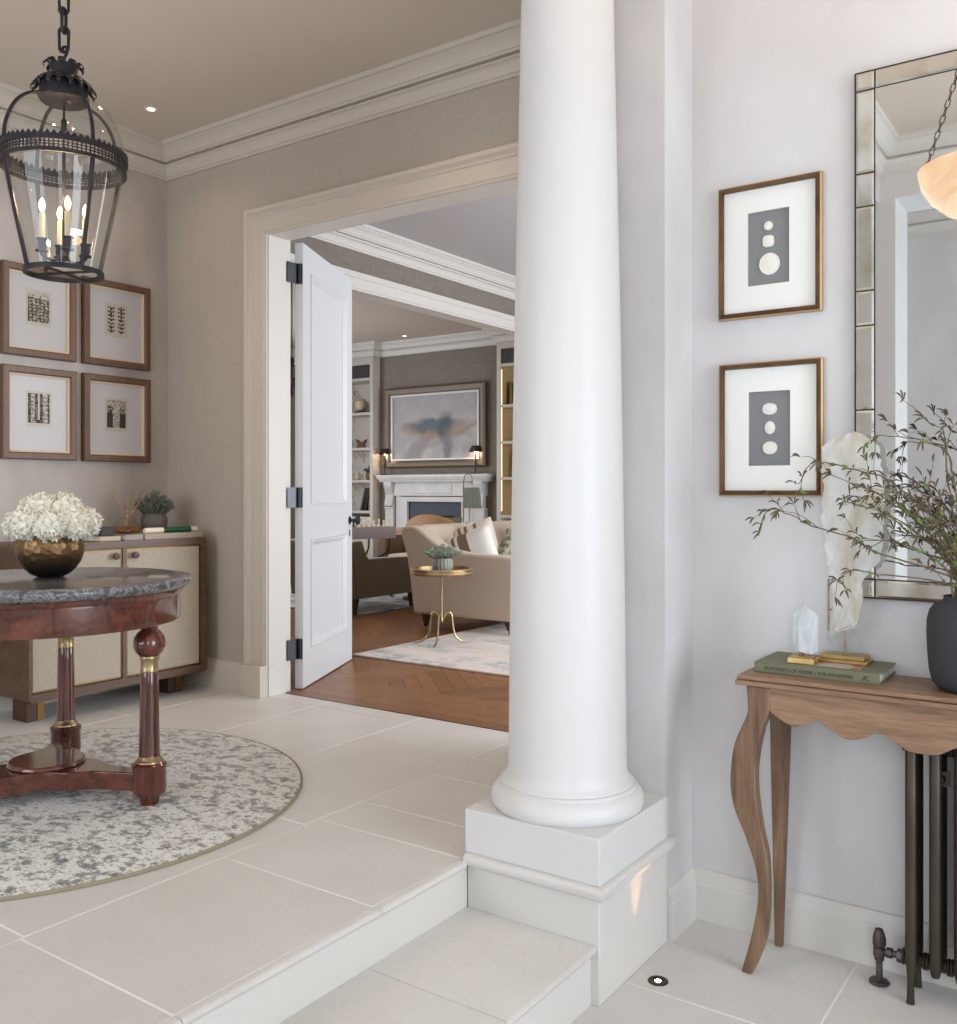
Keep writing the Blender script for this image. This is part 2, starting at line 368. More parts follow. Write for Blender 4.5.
class MB:
    def __init__(self): self.bm = bmesh.new(); self.mi = 0
    def face(self, vs):
        try:
            f = self.bm.faces.new(vs); f.material_index = self.mi; return f
        except ValueError: return None
    def V(self, p): return self.bm.verts.new(p)
    def box(self, x0, x1, y0, y1, z0, z1, T=None):
        c = [(x0, y0, z0), (x1, y0, z0), (x1, y1, z0), (x0, y1, z0), (x0, y0, z1), (x1, y0, z1), (x1, y1, z1), (x0, y1, z1)]
        v = [self.V(T @ Vector(p) if T else p) for p in c]
        for f in ((3, 2, 1, 0), (4, 5, 6, 7), (0, 1, 5, 4), (1, 2, 6, 5), (2, 3, 7, 6), (3, 0, 4, 7)): self.face([v[i] for i in f])
        return self
    def frustum(self, b, t, z0, z1):
        """b, t = (x0,x1,y0,y1) at z0 and z1"""
        v = [self.V(p) for p in ((b[0], b[2], z0), (b[1], b[2], z0), (b[1], b[3], z0), (b[0], b[3], z0), (t[0], t[2], z1), (t[1], t[2], z1), (t[1], t[3], z1), (t[0], t[3], z1))]
        for f in ((3, 2, 1, 0), (4, 5, 6, 7), (0, 1, 5, 4), (1, 2, 6, 5), (2, 3, 7, 6), (3, 0, 4, 7)): self.face([v[i] for i in f])
        return self
    def prism(self, pts, axis, a, b):
        def mk(p, d):
            u, w = p[0], p[1]
            return {'x': (d, u, w), 'y': (u, d, w), 'z': (u, w, d)}[axis]
        A = [self.V(mk(p, a)) for p in pts]; B = [self.V(mk(p, b)) for p in pts]; n = len(pts)
        self.face(A[::-1]); self.face(B)
        for i in range(n): self.face([A[i], A[(i + 1) % n], B[(i + 1) % n], B[i]])
        return self
    def lathe(self, prof, c=(0, 0, 0), n=32, T=None, cap=True, mod=None):
        rings = []
        for (r, z) in prof:
            ring = []
            for k in range(n):
                a = 2 * PI * k / n; rr = r * (mod(a, z) if mod else 1)
                p = Vector((c[0] + rr * math.cos(a), c[1] + rr * math.sin(a), c[2] + z))
                ring.append(self.V(T @ p if T else p))
            rings.append(ring)
        for i in range(len(rings) - 1):
            for k in range(n):
                self.face([rings[i][k], rings[i][(k + 1) % n], rings[i + 1][(k + 1) % n], rings[i + 1][k]])
        if cap: self.face(rings[0][::-1]); self.face(rings[-1])
        return self
    def tube(self, pts, r, n=8, closed=False, flat=None):
        P = [Vector(p) for p in pts]; L = len(P)
        R = r if isinstance(r, (list, tuple)) else [r] * L
        T = []
        for i in range(L):
            a = P[i - 1] if (i > 0 or closed) else P[i]; b = P[(i + 1) % L] if (i < L - 1 or closed) else P[i]
            t = (b - a); T.append(t.normalized() if t.length > 1e-9 else Vector((0, 0, 1)))
        up = Vector((0, 0, 1)) if abs(T[0].z) < 0.9 else Vector((1, 0, 0))
        N = (up - T[0] * up.dot(T[0])).normalized(); rings = []
        for i in range(L):
            N = (N - T[i] * N.dot(T[i]))
            N = N.normalized() if N.length > 1e-6 else T[i].orthogonal().normalized()
            B = T[i].cross(N)
            f1, f2 = (1, 1) if not flat else flat
            rings.append([self.V(P[i] + R[i] * (math.cos(2 * PI * k / n) * N * f1 + math.sin(2 * PI * k / n) * B * f2)) for k in range(n)])
        for i in range(L if closed else L - 1):
            A, Bq = rings[i], rings[(i + 1) % L]
            for k in range(n): self.face([A[k], A[(k + 1) % n], Bq[(k + 1) % n], Bq[k]])
        if not closed: self.face(rings[0][::-1]); self.face(rings[-1])
        return self
    def ball(self, c, r, s=(1, 1, 1), nu=16, nv=10, T=None):
        c = Vector(c)
        def P(u, v):
            a = 2 * PI * u / nu; b = PI * v / nv
            p = Vector((math.sin(b) * math.cos(a) * r * s[0], math.sin(b) * math.sin(a) * r * s[1], -math.cos(b) * r * s[2])) + c
            return T @ p if T else p
        bot = self.V(P(0, 0)); top = self.V(P(0, nv)); rings = [[self.V(P(u, v)) for u in range(nu)] for v in range(1, nv)]
        for k in range(nu):
            self.face([bot, rings[0][(k + 1) % nu], rings[0][k]]); self.face([top, rings[-1][k], rings[-1][(k + 1) % nu]])
            for i in range(len(rings) - 1): self.face([rings[i][k], rings[i][(k + 1) % nu], rings[i + 1][(k + 1) % nu], rings[i + 1][k]])
        return self
    def sweep(self, path, prof, closed, mp):
        """prof (offset to the left of travel, height) swept along a 2-D path with mitred corners; mp(u,v,h) -> xyz"""
        n = len(path); P = [Vector(p) for p in path]; rings = []
        for i in range(n):
            def nrm(a, b):
                d = (b - a).normalized(); return Vector((-d.y, d.x))
            if closed or 0 < i < n - 1:
                n1 = nrm(P[i - 1], P[i]); n2 = nrm(P[i], P[(i + 1) % n])
                m = (n1 + n2) / (1 + n1.dot(n2))
            elif i == 0: m = nrm(P[0], P[1])
            else: m = nrm(P[-2], P[-1])
            rings.append([self.V(mp(P[i].x + m.x * o, P[i].y + m.y * o, h)) for (o, h) in prof])
        k = len(prof)
        for i in range(n if closed else n - 1):
            A, B = rings[i], rings[(i + 1) % n]
            for j in range(k - 1): self.face([A[j], A[j + 1], B[j + 1], B[j]])
            self.face([A[k - 1], A[0], B[0], B[k - 1]])
        if not closed: self.face(rings[0]); self.face(rings[-1][::-1])
        return self
    def build(self, name, mats, parent=None, loc=(0, 0, 0), rotz=0.0, bevel=0, seg=2, smooth=40, sub=0, solid=0):
        bmesh.ops.recalc_face_normals(self.bm, faces=self.bm.faces[:])
        me = bpy.data.meshes.new(name); self.bm.to_mesh(me); self.bm.free()
        for m in (mats if isinstance(mats, (list, tuple)) else [mats]): me.materials.append(m)
        if smooth:
            me.polygons.foreach_set('use_smooth', [True] * len(me.polygons)); me.set_sharp_from_angle(angle=math.radians(smooth))
        o = bpy.data.objects.new(name, me); COL.objects.link(o)
        o.location = loc; o.rotation_euler = (0, 0, rotz)
        if parent: o.parent = parent
        if solid:
            md = o.modifiers.new('Solid', 'SOLIDIFY'); md.thickness = solid; md.offset = 0
        if bevel:
            md = o.modifiers.new('Bevel', 'BEVEL'); md.width = bevel; md.segments = seg; md.limit_method = 'ANGLE'; md.angle_limit = math.radians(35); md.harden_normals = False
        if sub:
            md = o.modifiers.new('Sub', 'SUBSURF'); md.levels = sub; md.render_levels = sub
        return o

def tag(o, label, cat, group=None):
    o['label'] = label; o['category'] = cat
    if group: o['group'] = group
    return o
def thing(name, label, cat, loc=(0, 0, 0), rotz=0.0, group=None):
    o = bpy.data.objects.new(name, None); COL.objects.link(o); o.empty_display_size = 0.05
    o.location = loc; o.rotation_euler = (0, 0, rotz)
    return tag(o, label, cat, group)
def struct(o, label=None, cat=None):
    o['kind'] = 'structure'
    if label: o['label'] = label
    if cat: o['category'] = cat
    return o
def dup(root, loc, rotz, label, group=None, scale=None):
    r = root.copy(); COL.objects.link(r); r.location = loc; r.rotation_euler = (0, 0, rotz); r['label'] = label
    if group: r['group'] = group
    if scale: r.scale = (scale,) * 3
    for ch in list(root.children):
        c = ch.copy(); COL.objects.link(c); c.parent = r
        for g in ch.children:
            d = g.copy(); COL.objects.link(d); d.parent = c
    return r
def text_mesh(s, size, name, m, parent, M4, ext=0.0004):
    cu = bpy.data.curves.new(name, 'FONT'); cu.body = s; cu.size = size; cu.extrude = ext
    o = bpy.data.objects.new(name, cu); COL.objects.link(o)
    bpy.context.view_layer.update()
    me = bpy.data.meshes.new_from_object(o); bpy.data.objects.remove(o)
    me.transform(M4); me.materials.clear(); me.materials.append(m)
    t = bpy.data.objects.new(name, me); COL.objects.link(t); t.parent = parent
    return t

ZL = -0.30      # lower floor
CE = 3.05       # ceiling
# ================================================================== SETTING
def wbox(name, m, *b, label=None):
    o = MB().box(*b).build(name, m); return struct(o, label)
# hall (upper level)
wbox('wall_left', M['mottled'], -4.89, -4.59, -1.55, 3.62, -0.02, CE)
mb = MB()
mb.box(-4.59, -3.764, 3.43, 3.600, -0.02, CE); mb.box(-3.764, -1.86, 3.43, 3.600, 2.470, CE); mb.box(-1.86, -1.60, 3.43, 3.62, -0.02, CE)
struct(mb.build('wall_back', M['hallwall']))
mb = MB(); mb.box(-1.60, -1.185, 2.70, 3.62, ZL, CE)
struct(mb.build('wall_pier', M['plaster']))
wbox('wall_right', M['plaster'], -1.185, 2.9, 2.92, 3.62, ZL, CE)
mb = MB(); mb.box(-1.60, -1.19, 0.10, 2.70, 2.72, CE)                                      # beam over the column line
struct(mb.build('trim_1', M['plaster']), 'plaster beam over the column line')
mb = MB(); mb.box(-1.60, -1.105, -0.24, 0.10, ZL, CE); mb.box(-1.105, 2.6, -0.24, 0.10, 2.74, CE); mb.box(1.6, 2.6, -0.24, 0.10, ZL, 2.74)
struct(mb.build('wall_inner', M['white']))
# front wall with two windows
mb = MB()
def wall_holes_y(mb, x0, x1, y0, y1, z0, z1, holes):
    xs = x0
    for (a, b, c, d) in holes:
        mb.box(xs, a, y0, y1, z0, z1); mb.box(a, b, y0, y1, z0, c); mb.box(a, b, y0, y1, d, z1); xs = b
    mb.box(xs, x1, y0, y1, z0, z1)
wall_holes_y(mb, -4.89, 2.9, -1.55, -1.4, ZL, CE, [(-4.2, -2.0, 0.5, 2.6), (0.0, 1.5, 0.3, 2.5)])
struct(mb.build('wall_front', M['plaster']))
mb = MB()
mb.box(2.6, 2.75, -1.4, 0.5, ZL, CE); mb.box(2.6, 2.75, 0.5, 2.3, 2.45, CE); mb.box(2.6, 2.75, 2.3, 2.92, ZL, CE); mb.box(2.6, 2.75, 0.5, 2.3, ZL, 0.0)
struct(mb.build('wall_side', M['plaster']))
def window(name, w, h, loc, rotz, nx, nz):
    mb = MB(); t = 0.06
    mb.box(-w/2, -w/2 + t, -.03, .03, 0, h); mb.box(w/2 - t, w/2, -.03, .03, 0, h); mb.box(-w/2 + t, w/2 - t, -.03, .03, 0, t); mb.box(-w/2 + t, w/2 - t, -.03, .03, h - t, h)
    for i in range(1, nx): x = -w/2 + w * i / nx; mb.box(x - .015, x + .015, -.02, .02, t, h - t)
    for i in range(1, nz): z = h * i / nz; mb.box(-w/2 + t, w/2 - t, -.018, .018, z - .015, z + .015)
    o = struct(mb.build(name, M['windowframe'], loc=loc, rotz=rotz, bevel=0.003))
    MB().box(-w/2 + t, w/2 - t, -.003, .003, t, h - t).build('window_pane', M['pane'], o)
    return o
window('window_1', 2.2, 2.1, (-3.1, -1.47, 0.5), 0, 3, 4)
window('window_2', 1.5, 2.2, (0.75, -1.47, 0.3), 0, 2, 4)
window('window_3', 1.8, 2.45, (2.67, 1.4, 0.0), PI/2, 3, 4)

# floors
def tiles(name, base, strips, top, g=0.0055, thick=0.02, extra=None):
    mb = MB(); x0, x1, y0, y1 = base
    mb.mi = 1; mb.box(x0, x1, y0, y1, top - thick - 0.06, top - 0.0015)
    mb.mi = 0
    for (a, b, ys) in strips:
        for c, d in zip(ys[:-1], ys[1:]): mb.box(a + g/2, b - g/2, c + g/2, d - g/2, top - thick, top)
    o = mb.build(name, [M['stone'], M['grout']], bevel=0.001, seg=1)
    return struct(o)
def ysteps(a, b, first, step):
    ys = [a]; y = first
    while y < b - 0.05:
        if y > a + 0.05: ys.append(y)
        y += step
    return ys + [b]
strips = [(-2.21, -1.625, [-1.4, -.62, 0.0, .61, 1.23, 1.85, 2.245]), (-2.79, -2.21, [-1.4, -.6, .3, 1.24, 2.18, 3.13, 3.54])]
strips += [(-2.21, -1.605, [2.245, 2.46, 2.85, 3.13, 3.54])]
xs = -2.79; k = 0
while xs > -4.55:
    nx = max(xs - 0.6, -4.59); ys = ysteps(-1.4, 3.43, -1.0 + (0.46 if k % 2 else 0), 0.94)
    strips.append((nx, xs, ys))
    if xs > -3.74: strips.append((max(nx, -3.738), xs, [3.4285, 3.54]))
    xs = nx; k += 1
tiles('floor', (-4.59, -1.625, -1.4, 3.43), strips, 0.0)
# threshold bed under the doorway
struct(MB().box(-3.74, -1.88, 3.43, 3.545, -0.08, -0.0015).build('floor', M['grout']))
low = [(-1.205, -0.665, ysteps(-1.4, 2.90, 0.51, 0.95))]
xs = -0.665; k = 0
while xs < 2.6:
    nx = min(xs + 0.6, 2.6); low.append((xs, nx, ysteps(-1.4, 2.92, -0.6 + (0.48 if k % 2 else 0), 0.95))); xs = nx; k += 1
tiles('floor', (-1.205, 2.6, -1.4, 2.92), low, ZL)
# two stone steps running from the column towards the camera
def step(name, xn, z, y0, y1, xb, cuts, label):
    mb = MB()
    prof = [(xn, z - .020), (xn + .006, z - .018), (xn + .009, z - .012), (xn + .009, z - .007), (xn + .005, z - .002), (xn, z)]
    ys = [y0] + cuts + [y1]
    for a, b in zip(ys[:-1], ys[1:]):
        mb.prism([(xb, z - .020)] + prof + [(xb, z)], 'y', a + .001, b - .001)
    o = mb.build(name, M['stone'], smooth=50); struct(o, label); return o
step('trim_2', -1.605, 0.0, 0.10, 2.231, -1.623, [0.61, 1.23, 1.85], 'rounded nosing of the upper stone step')
step('trim_3', -1.190, -0.14, 0.10, 2.249, -1.609, [0.6, 1.2, 1.812], 'lower stone step tread with rounded nosing')
struct(MB().box(-1.66, -1.610, 0.10, 2.249, ZL, -0.021).build('trim_4', M['trim']), 'white riser below the upper step')
struct(MB().box(-1.60, -1.200, 0.10, 2.249, ZL, -0.161).build('trim_5', M['trim']), 'white riser below the lower step')
# pedestal base below the column, with stone nosing slab round it
struct(MB().box(-1.6095, -1.175, 2.25, 2.699, ZL, -0.0145).build('trim_6', M['trim'], bevel=0.003), 'pale pedestal base below the column plinth')
mb = MB(); path = [(-1.610, 2.240), (-1.165, 2.240), (-1.165, 2.725)]
prof = [(0.10, -.014), (-.002, -.014), (-.009, -.009), (-.012, .001), (-.011, .010), (-.006, .017), (0, .020), (0.10, .020)]
mb.sweep(path, prof, False, lambda u, v, h: (u, v, h))
mb.box(-1.60, -1.24, 2.30, 2.699, -.0135, 0.0195)
struct(mb.build('trim_7', M['stone'], smooth=60), 'stone nosing slab round the column pedestal')

# skirting boards
BASE = [(0, 0), (0.024, 0), (0.024, .112), (.020, .118), (.020, .126), (.015, .136), (.010, .145), (.008, .156), (0, .158)]
def skirt(name, path, z0, m='trim'):
    mb = MB(); mb.sweep(path, BASE, False, lambda u, v, h: (u, v, z0 + h)); return struct(mb.build(name, M[m], smooth=30))
skirt('baseboard_left', [(-3.89, 3.43), (-4.59, 3.43), (-4.59, -1.4)], 0, 'warmtrim')
skirt('baseboard_right', [(2.6, 2.92), (-1.185, 2.92), (-1.185, 2.705)], ZL, 'trim')
skirt('baseboard_pier', [(-1.60, 2.72), (-1.60, 3.43), (-1.74, 3.43)], 0, 'warmtrim')

# crown mouldings
CROWN = [(0, 2.875), (.012, 2.875), (.012, 2.888), (.020, 2.892), (.024, 2.905), (.032, 2.925), (.045, 2.938), (.050, 2.940), (.050, 2.950), (.034, 2.952), (.034, 2.958), (.060, 2.960), (.062, 2.968), (.070, 2.972), (.076, 2.985), (.088, 3.002), (.106, 3.014), (.110, 3.016), (.110, 3.026), (.122, 3.030), (.126, 3.040), (.126, 3.05), (0, 3.05)]
def crown(name, path, m='trim', closed=True, prof=CROWN):
    mb = MB(); mb.sweep(path, prof, closed, lambda u, v, h: (u, v, h)); return struct(mb.build(name, M[m], smooth=35))
crown('trim_8', [(-4.59, -1.4), (-1.60, -1.4), (-1.60, 3.43), (-4.59, 3.43)], 'warmtrim')
crown('trim_9', [(-1.19, .10), (2.6, .10), (2.6, 2.92), (-1.19, 2.92)])
crown('trim_10', [(-1.60, -1.4), (2.6, -1.4), (2.6, -.24), (-1.60, -.24)])

# door architrave round the opening in the back wall, with plinth blocks
ARCH = [(0, 0), (0, .014), (.011, .018), (.015, .024), (.086, .026), (.091, .034), (.098, .030), (.107, .036), (.116, .048), (.134, .050), (.139, .044), (.139, 0)]
mb = MB()
mb.sweep([(-3.745, 0.165), (-3.745, 2.437), (-1.875, 2.437), (-1.875, 0.165)], ARCH, False, lambda u, v, h: (u, 3.43 - h, v))
for s, xa in ((1, -3.745), (-1, -1.875)):
    a, b = sorted((xa + 0.0 * s, xa - 0.141 * s)); mb.box(a, b, 3.372, 3.43, 0, .165)
struct(mb.build('trim_11', M['warmtrim'], smooth=25, bevel=0.0015, seg=1), 'stepped cream architrave round the doorway')
# jamb lining with rebate
mb = MB()
for (a, b, c, d) in ((-3.765, -3.740, 3.43, 3.552), (-3.780, -3.757, 3.556, 3.601)): mb.box(a, b, c, d, 0, 2.46)
for (a, b, c, d) in ((-1.88, -1.855, 3.43, 3.552), (-1.86, -1.835, 3.556, 3.625)): mb.box(a, b, c, d, 0, 2.46)
mb.box(-3.74, -1.88, 3.43, 3.552, 2.435, 2.469); mb.box(-3.757, -1.861, 3.556, 3.601, 2.445, 2.469)
mb.box(-3.90, -3.800, 3.6005, 3.622, 0, 2.55)
struct(mb.build('trim_12', M['trim']), 'white door lining with rebate')

# open panelled door leaf
d = struct(bpy.data.objects.new('door_1', None), 'white two-panelled door leaf standing open into the far room', 'door'); COL.objects.link(d)
d.location = (-3.719, 3.657, 0); d.rotation_euler = (0, 0, math.atan2(.899, -.437))
W = 0.926; H = 2.440; TH = .045
mb = MB()
for (a, b, c, e) in ((0, .125, .008, H), (W - .125, W, .008, H)): mb.box(a, b, 0, TH, c, e)
for (c, e) in ((.008, .215), (.82, 1.01), (2.30, H)): mb.box(.125, W - .125, 0, TH, c, e)
for (c, e) in ((.215, .82), (1.01, 2.30)): mb.box(.12, W - .12, .013, TH - .013, c - .002, e + .002)
mb.build('door_leaf', M['doorwhite'], d, smooth=0)
PM = [(0, 0), (0, .006), (.006, .008), (.012, .003), (.020, .003), (.028, -.004), (.040, -.010), (.040, -.013), (0, -.013)]
for (c, e) in ((.215, .82), (1.01, 2.30)):
    mb = MB(); mb.sweep([(.125, c), (W - .125, c), (W - .125, e), (.125, e)], PM, True, lambda u, v, h: (u, -h, v))
    mb.build('panel_moulding', M['doorwhite'], d, smooth=30)
for z in (2.27, 1.05, .225):
    mb = MB(); mb.prism([(-.075, .060), (-.072, .064), (-.002, .030), (-.004, .024)], 'z', z - .055, z + .055)
    mb.box(-.004, 0, .002, .040, z - .055, z + .055); mb.lathe([(.006, z - .055), (.006, z + .055)], c=(-.010, .012, 0), n=12)
    h = mb.build('hinge', M['steel'], d, smooth=40)
mb = MB()
T = Matrix.Translation((W - .055, 0, .90)) @ Matrix.Rotation(PI/2, 4, 'X')
mb.lathe([(.024, 0), (.026, .004), (.020, .008), (.010, .012), (.009, .030), (.014, .036), (.026, .044), (.030, .054), (.026, .064), (.012, .070), (.002, .071)], n=20, T=T)
mb.build('door_knob', M['steel'], d)
mb = MB(); mb.box(W - .063, W - .047, -.003, 0, .80, .84); mb.build('keyhole_plate', M['steel'], d)

# ---- rooms beyond
struct(MB().box(-10.0, 3.0, 9.76, 9.95, 0, CE).box(-8.26, -6.295, 9.54, 9.76, 0, CE).build('wall_far', M['linenwall']))
mb = MB()
mb.box(-4.90, -4.76, 3.62, 4.15, 0, CE); mb.box(-4.90, -4.76, 4.15, 9.38, 2.62, CE); mb.box(-4.90, -4.76, 9.38, 9.76, 0, CE)
struct(mb.build('wall_centre', M['linenwall']), 'taupe wall with wide opening between the two far rooms')
AR2 = [(0, 0), (0, .014), (.012, .018), (.016, .024), (.085, .026), (.092, .036), (.112, .042), (.130, .042), (.130, 0)]
mb = MB(); mb.sweep([(4.16, 0), (4.16, 2.58), (9.36, 2.58), (9.36, 0)], AR2, False, lambda u, v, h: (-4.76 + h, u, v))
mb.box(-4.90, -4.76, 4.16, 9.36, 2.58, 2.62); mb.box(-4.90, -4.76, 4.14, 4.16, 0, 2.62); mb.box(-4.90, -4.76, 9.36, 9.38, 0, 2.62)
struct(mb.build('trim_13', M['trim'], smooth=25), 'white architrave of the wide opening beyond')
crown('trim_14', [(-4.76, 3.62), (0.6, 3.62), (0.6, 9.76), (-4.76, 9.76)])
crown('trim_15', [(-9.6, 3.62), (-4.90, 3.62), (-4.90, 9.40), (-6.30, 9.40), (-6.30, 9.54), (-8.255, 9.54), (-8.255, 9.40), (-9.6, 9.40)])
struct(MB().box(-9.8, -9.6, 3.4, 4.9, 0, CE).box(-9.8, -9.6, 7.9, 9.76, 0, CE).box(-9.8, -9.6, 4.9, 7.9, 2.6, CE).box(-9.8, -9.6, 4.9, 7.9, 0, .3).build('wall_sitting', M['linenwall']))  # opening left for the added sitting-room window
wbox('wall_near', M['linenwall'], -9.8, -4.89, 3.44, 3.62, 0, CE)
mb = MB()
mb.box(.6, .75, 3.62, 4.6, 0, CE); mb.box(.6, .75, 8.6, 9.76, 0, CE); mb.box(.6, .75, 4.6, 8.6, 2.6, CE); mb.box(.6, .75, 4.6, 8.6, 0, .3)
struct(mb.build('wall_window', M['linenwall']), 'taupe wall with tall window in the far room')
window('added_window_5', 3.0, 2.3, (-9.62, 6.4, .3), PI/2, 4, 3)  # unseen window, added to brighten the sitting room
window('window_4', 4.0, 2.3, (.67, 6.6, .3), PI/2, 5, 3)

struct(MB().box(-4.89, -1.40, -1.55, 3.50, CE, CE + .1).build('ceiling', M['ceiling']))
struct(MB().box(-1.40, 2.9, -1.55, 3.50, CE, CE + .1).build('ceiling', M['ceiling']))
struct(MB().box(-4.83, .75, 3.50, 9.9, CE, CE + .1).build('ceiling', M['ceiling2']))
struct(MB().box(-9.8, -4.83, 3.50, 9.9, CE, CE + .1).build('ceiling', M['ceiling3']))

# oak herringbone
mb = MB(); mb.mi = 1; mb.box(-9.6, .6, 3.545, 9.76, -.06, -.004); mb.mi = 0
Lp, Wp = .56, .08; c45 = math.sqrt(.5); g = .0012
def rect(u0, v0, du, dv):
    pts = []
    for (u, v) in ((u0 + g, v0 + g), (u0 + du - g, v0 + g), (u0 + du - g, v0 + dv - g), (u0 + g, v0 + dv - g)):
        pts.append((-3 + (u - v) * c45, 6.5 + (u + v) * c45))
    if all(-9.55 < p[0] < .55 and 3.60 < p[1] < 9.70 for p in pts):
        mb.face([mb.V((p[0], p[1], 0.0)) for p in pts])
nn = 7; Wp = .085
for yy in range(-110, 110):
    for m_ in range(-10, 10):
        rect((yy + 2 * nn * m_) * Wp, yy * Wp, nn * Wp, Wp)
        rect(yy * Wp, (yy - (2 * nn - 1) - 2 * nn * m_) * Wp, Wp, nn * Wp)
# border boards along the threshold
for k, (a, b) in enumerate(((3.548, 3.64), (3.643, 3.735), (3.738, 4.02))):
    x = -9.6 + .35 * k
    while x < .6:
        x2 = min(x + 1.3, .6); v = [mb.V((max(x, -9.6) + g, a, .0012)), mb.V((x2 - g, a, .0012)), mb.V((x2 - g, b, .0012)), mb.V((max(x, -9.6) + g, b, .0012))]; mb.face(v); x = x2
struct(mb.build('floor', [M['plank'], M['plankgap']], smooth=0), 'oak herringbone floor of the far rooms')

# ================================================================== COLUMN
c = thing('column', 'large white round column on a square plinth at the steps', 'column', (-1.3965, 2.468, 0))
MB().box(-.2215, .2215, -.218, .231, .0205, .148).build('plinth', M['white'], c, bevel=0.002)
pr = [(.217, .148), (.224, .154), (.2275, .166), (.2275, .178), (.222, .194), (.213, .206), (.204, .211), (.204, .220), (.199, .221)]
MB().lathe(pr, n=96).build('base_moulding', M['white'], c)
pr = [(.198, .2215), (.197, .226), (.188, .233), (.182, .243), (.178, .258), (.1765, .28), (.1755, .40), (.1725, .70), (.168, 1.0), (.1625, 1.35), (.156, 1.7), (.1475, 2.1), (.1395, 2.5), (.137, 2.60), (.146, 2.61), (.146, 2.63), (.14, 2.64), (.14, 2.66), (.17, 2.69), (.17, 2.719)]
MB().lathe(pr, n=96).build('shaft', M['white'], c)

# ================================================================== HALL
TX, TY = -3.158, 1.855
# round rug
mb = MB()
mb.mi = 0; mb.lathe([(.001, .013), (.905, .013), (.909, .008)], n=128, cap=False)
mb.mi = 1; mb.lathe([(.909, .008), (.914, .012), (.918, .008), (.917, .001), (.001, .001)], n=128, cap=False)
tag(mb.build('round_rug', [M['rug'], M['binding']], loc=(-3.19, 1.85, 0), smooth=60), 'large round mottled grey and cream rug on the stone floor under the table', 'rug')

# round mahogany centre table
t = thing('centre_table', 'round mahogany table with grey marble top on the round rug', 'table', (TX, TY, .0135))
z0 = -.0135
MB().lathe([(.44, .736 + z0), (.463, .736 + z0), (.476, .742 + z0), (.488, .751 + z0), (.493, .759 + z0), (.491, .768 + z0), (.485, .775 + z0), (.45, .778 + z0), (.435, .775 + z0), (.002, .775 + z0)], n=128).build('marble_top', M['marble'], t, smooth=50)
MB().lathe([(.42, .624 + z0), (.450, .624 + z0), (.452, .628 + z0), (.452, .716 + z0), (.459, .722 + z0), (.464, .7355 + z0), (.42, .7355 + z0)], n=96).build('apron', M['mahogany'], t, smooth=40)
for a in (62, 182, 302):
    aa = math.radians(a - 90); T = Matrix.Rotation(aa, 4, 'Z')
    MB().box(.4515, .4535, -.0008, .0008, .629 + z0, .715 + z0, T).build('drawer_line', M['black'], t)
angs = [20, 140, 260]
for a in angs:
    aa = math.radians(a); cx, cy = .415 * math.cos(aa), .415 * math.sin(aa)
    mb = MB(); k = z0
    mb.lathe([(.030, .0 + 2*0.0), (.032, .010), (.034, .022), (.041, .026), (.044, .034), (.054, .040), (.056, .052), (.055, .120), (.058, .128), (.058, .136), (.050, .142), (.044, .146), (.036, .152), (.0345, .17), (.0305, .40), (.029, .452), (.026, .462), (.026, .49), (.022, .500), (.034, .508), (.045, .519), (.053, .538), (.054, .552), (.050, .570), (.040, .586), (.028, .596), (.026, .6095)], c=(cx, cy, 0), n=32)
    lg = mb.build('leg', M['mahoganyz'], t, smooth=50)
    MB().lathe([(.030, .452), (.031, .455), (.0285, .462), (.028, .488), (.032, .496), (.033, .503), (.031, .507)], c=(cx, cy, 0), n=28).build('brass_collar', M['brass'], lg)
    MB().lathe([(.047, .1425), (.046, .149), (.040, .154), (.037, .162), (.034, .166)], c=(cx, cy, 0), n=28).build('brass_ring', M['brass'], lg)
# concave-sided stretcher platform
pts = []
for i, a in enumerate(angs):
    aa = math.radians(a); u = Vector((math.cos(aa), math.sin(aa))); v = Vector((-u.y, u.x)); w = .030
    nx = math.radians(a + 60); n2 = Vector((math.cos(nx), math.sin(nx)))
    pts += [u * .35 - v * w, u * .39 - v * w, u * .39 + v * w, u * .35 + v * w]
    b = Vector((math.cos(math.radians(a + 120)), math.sin(math.radians(a + 120)))); bv = Vector((-b.y, b.x))
    c0 = u * .225 + v * .045; c1 = n2 * .115; c2 = b * .225 - bv * .045
    pts += smooth_path([u * .31 + v * .034, c0, u * .15 + v * .085, c1, b * .15 - bv * .085, c2, b * .31 - bv * .034], 5)
mb = MB(); mb.prism([(p.x, p.y) for p in pts], 'z', .045, .108)
st = mb.build('stretcher', M['mahogany'], t, bevel=0.004, smooth=35)
MB().lathe([(.125, .108), (.128, .112), (.125, .120), (.121, .124), (.002, .126)], n=64).build('platform_disc', M['mahogany'], st)

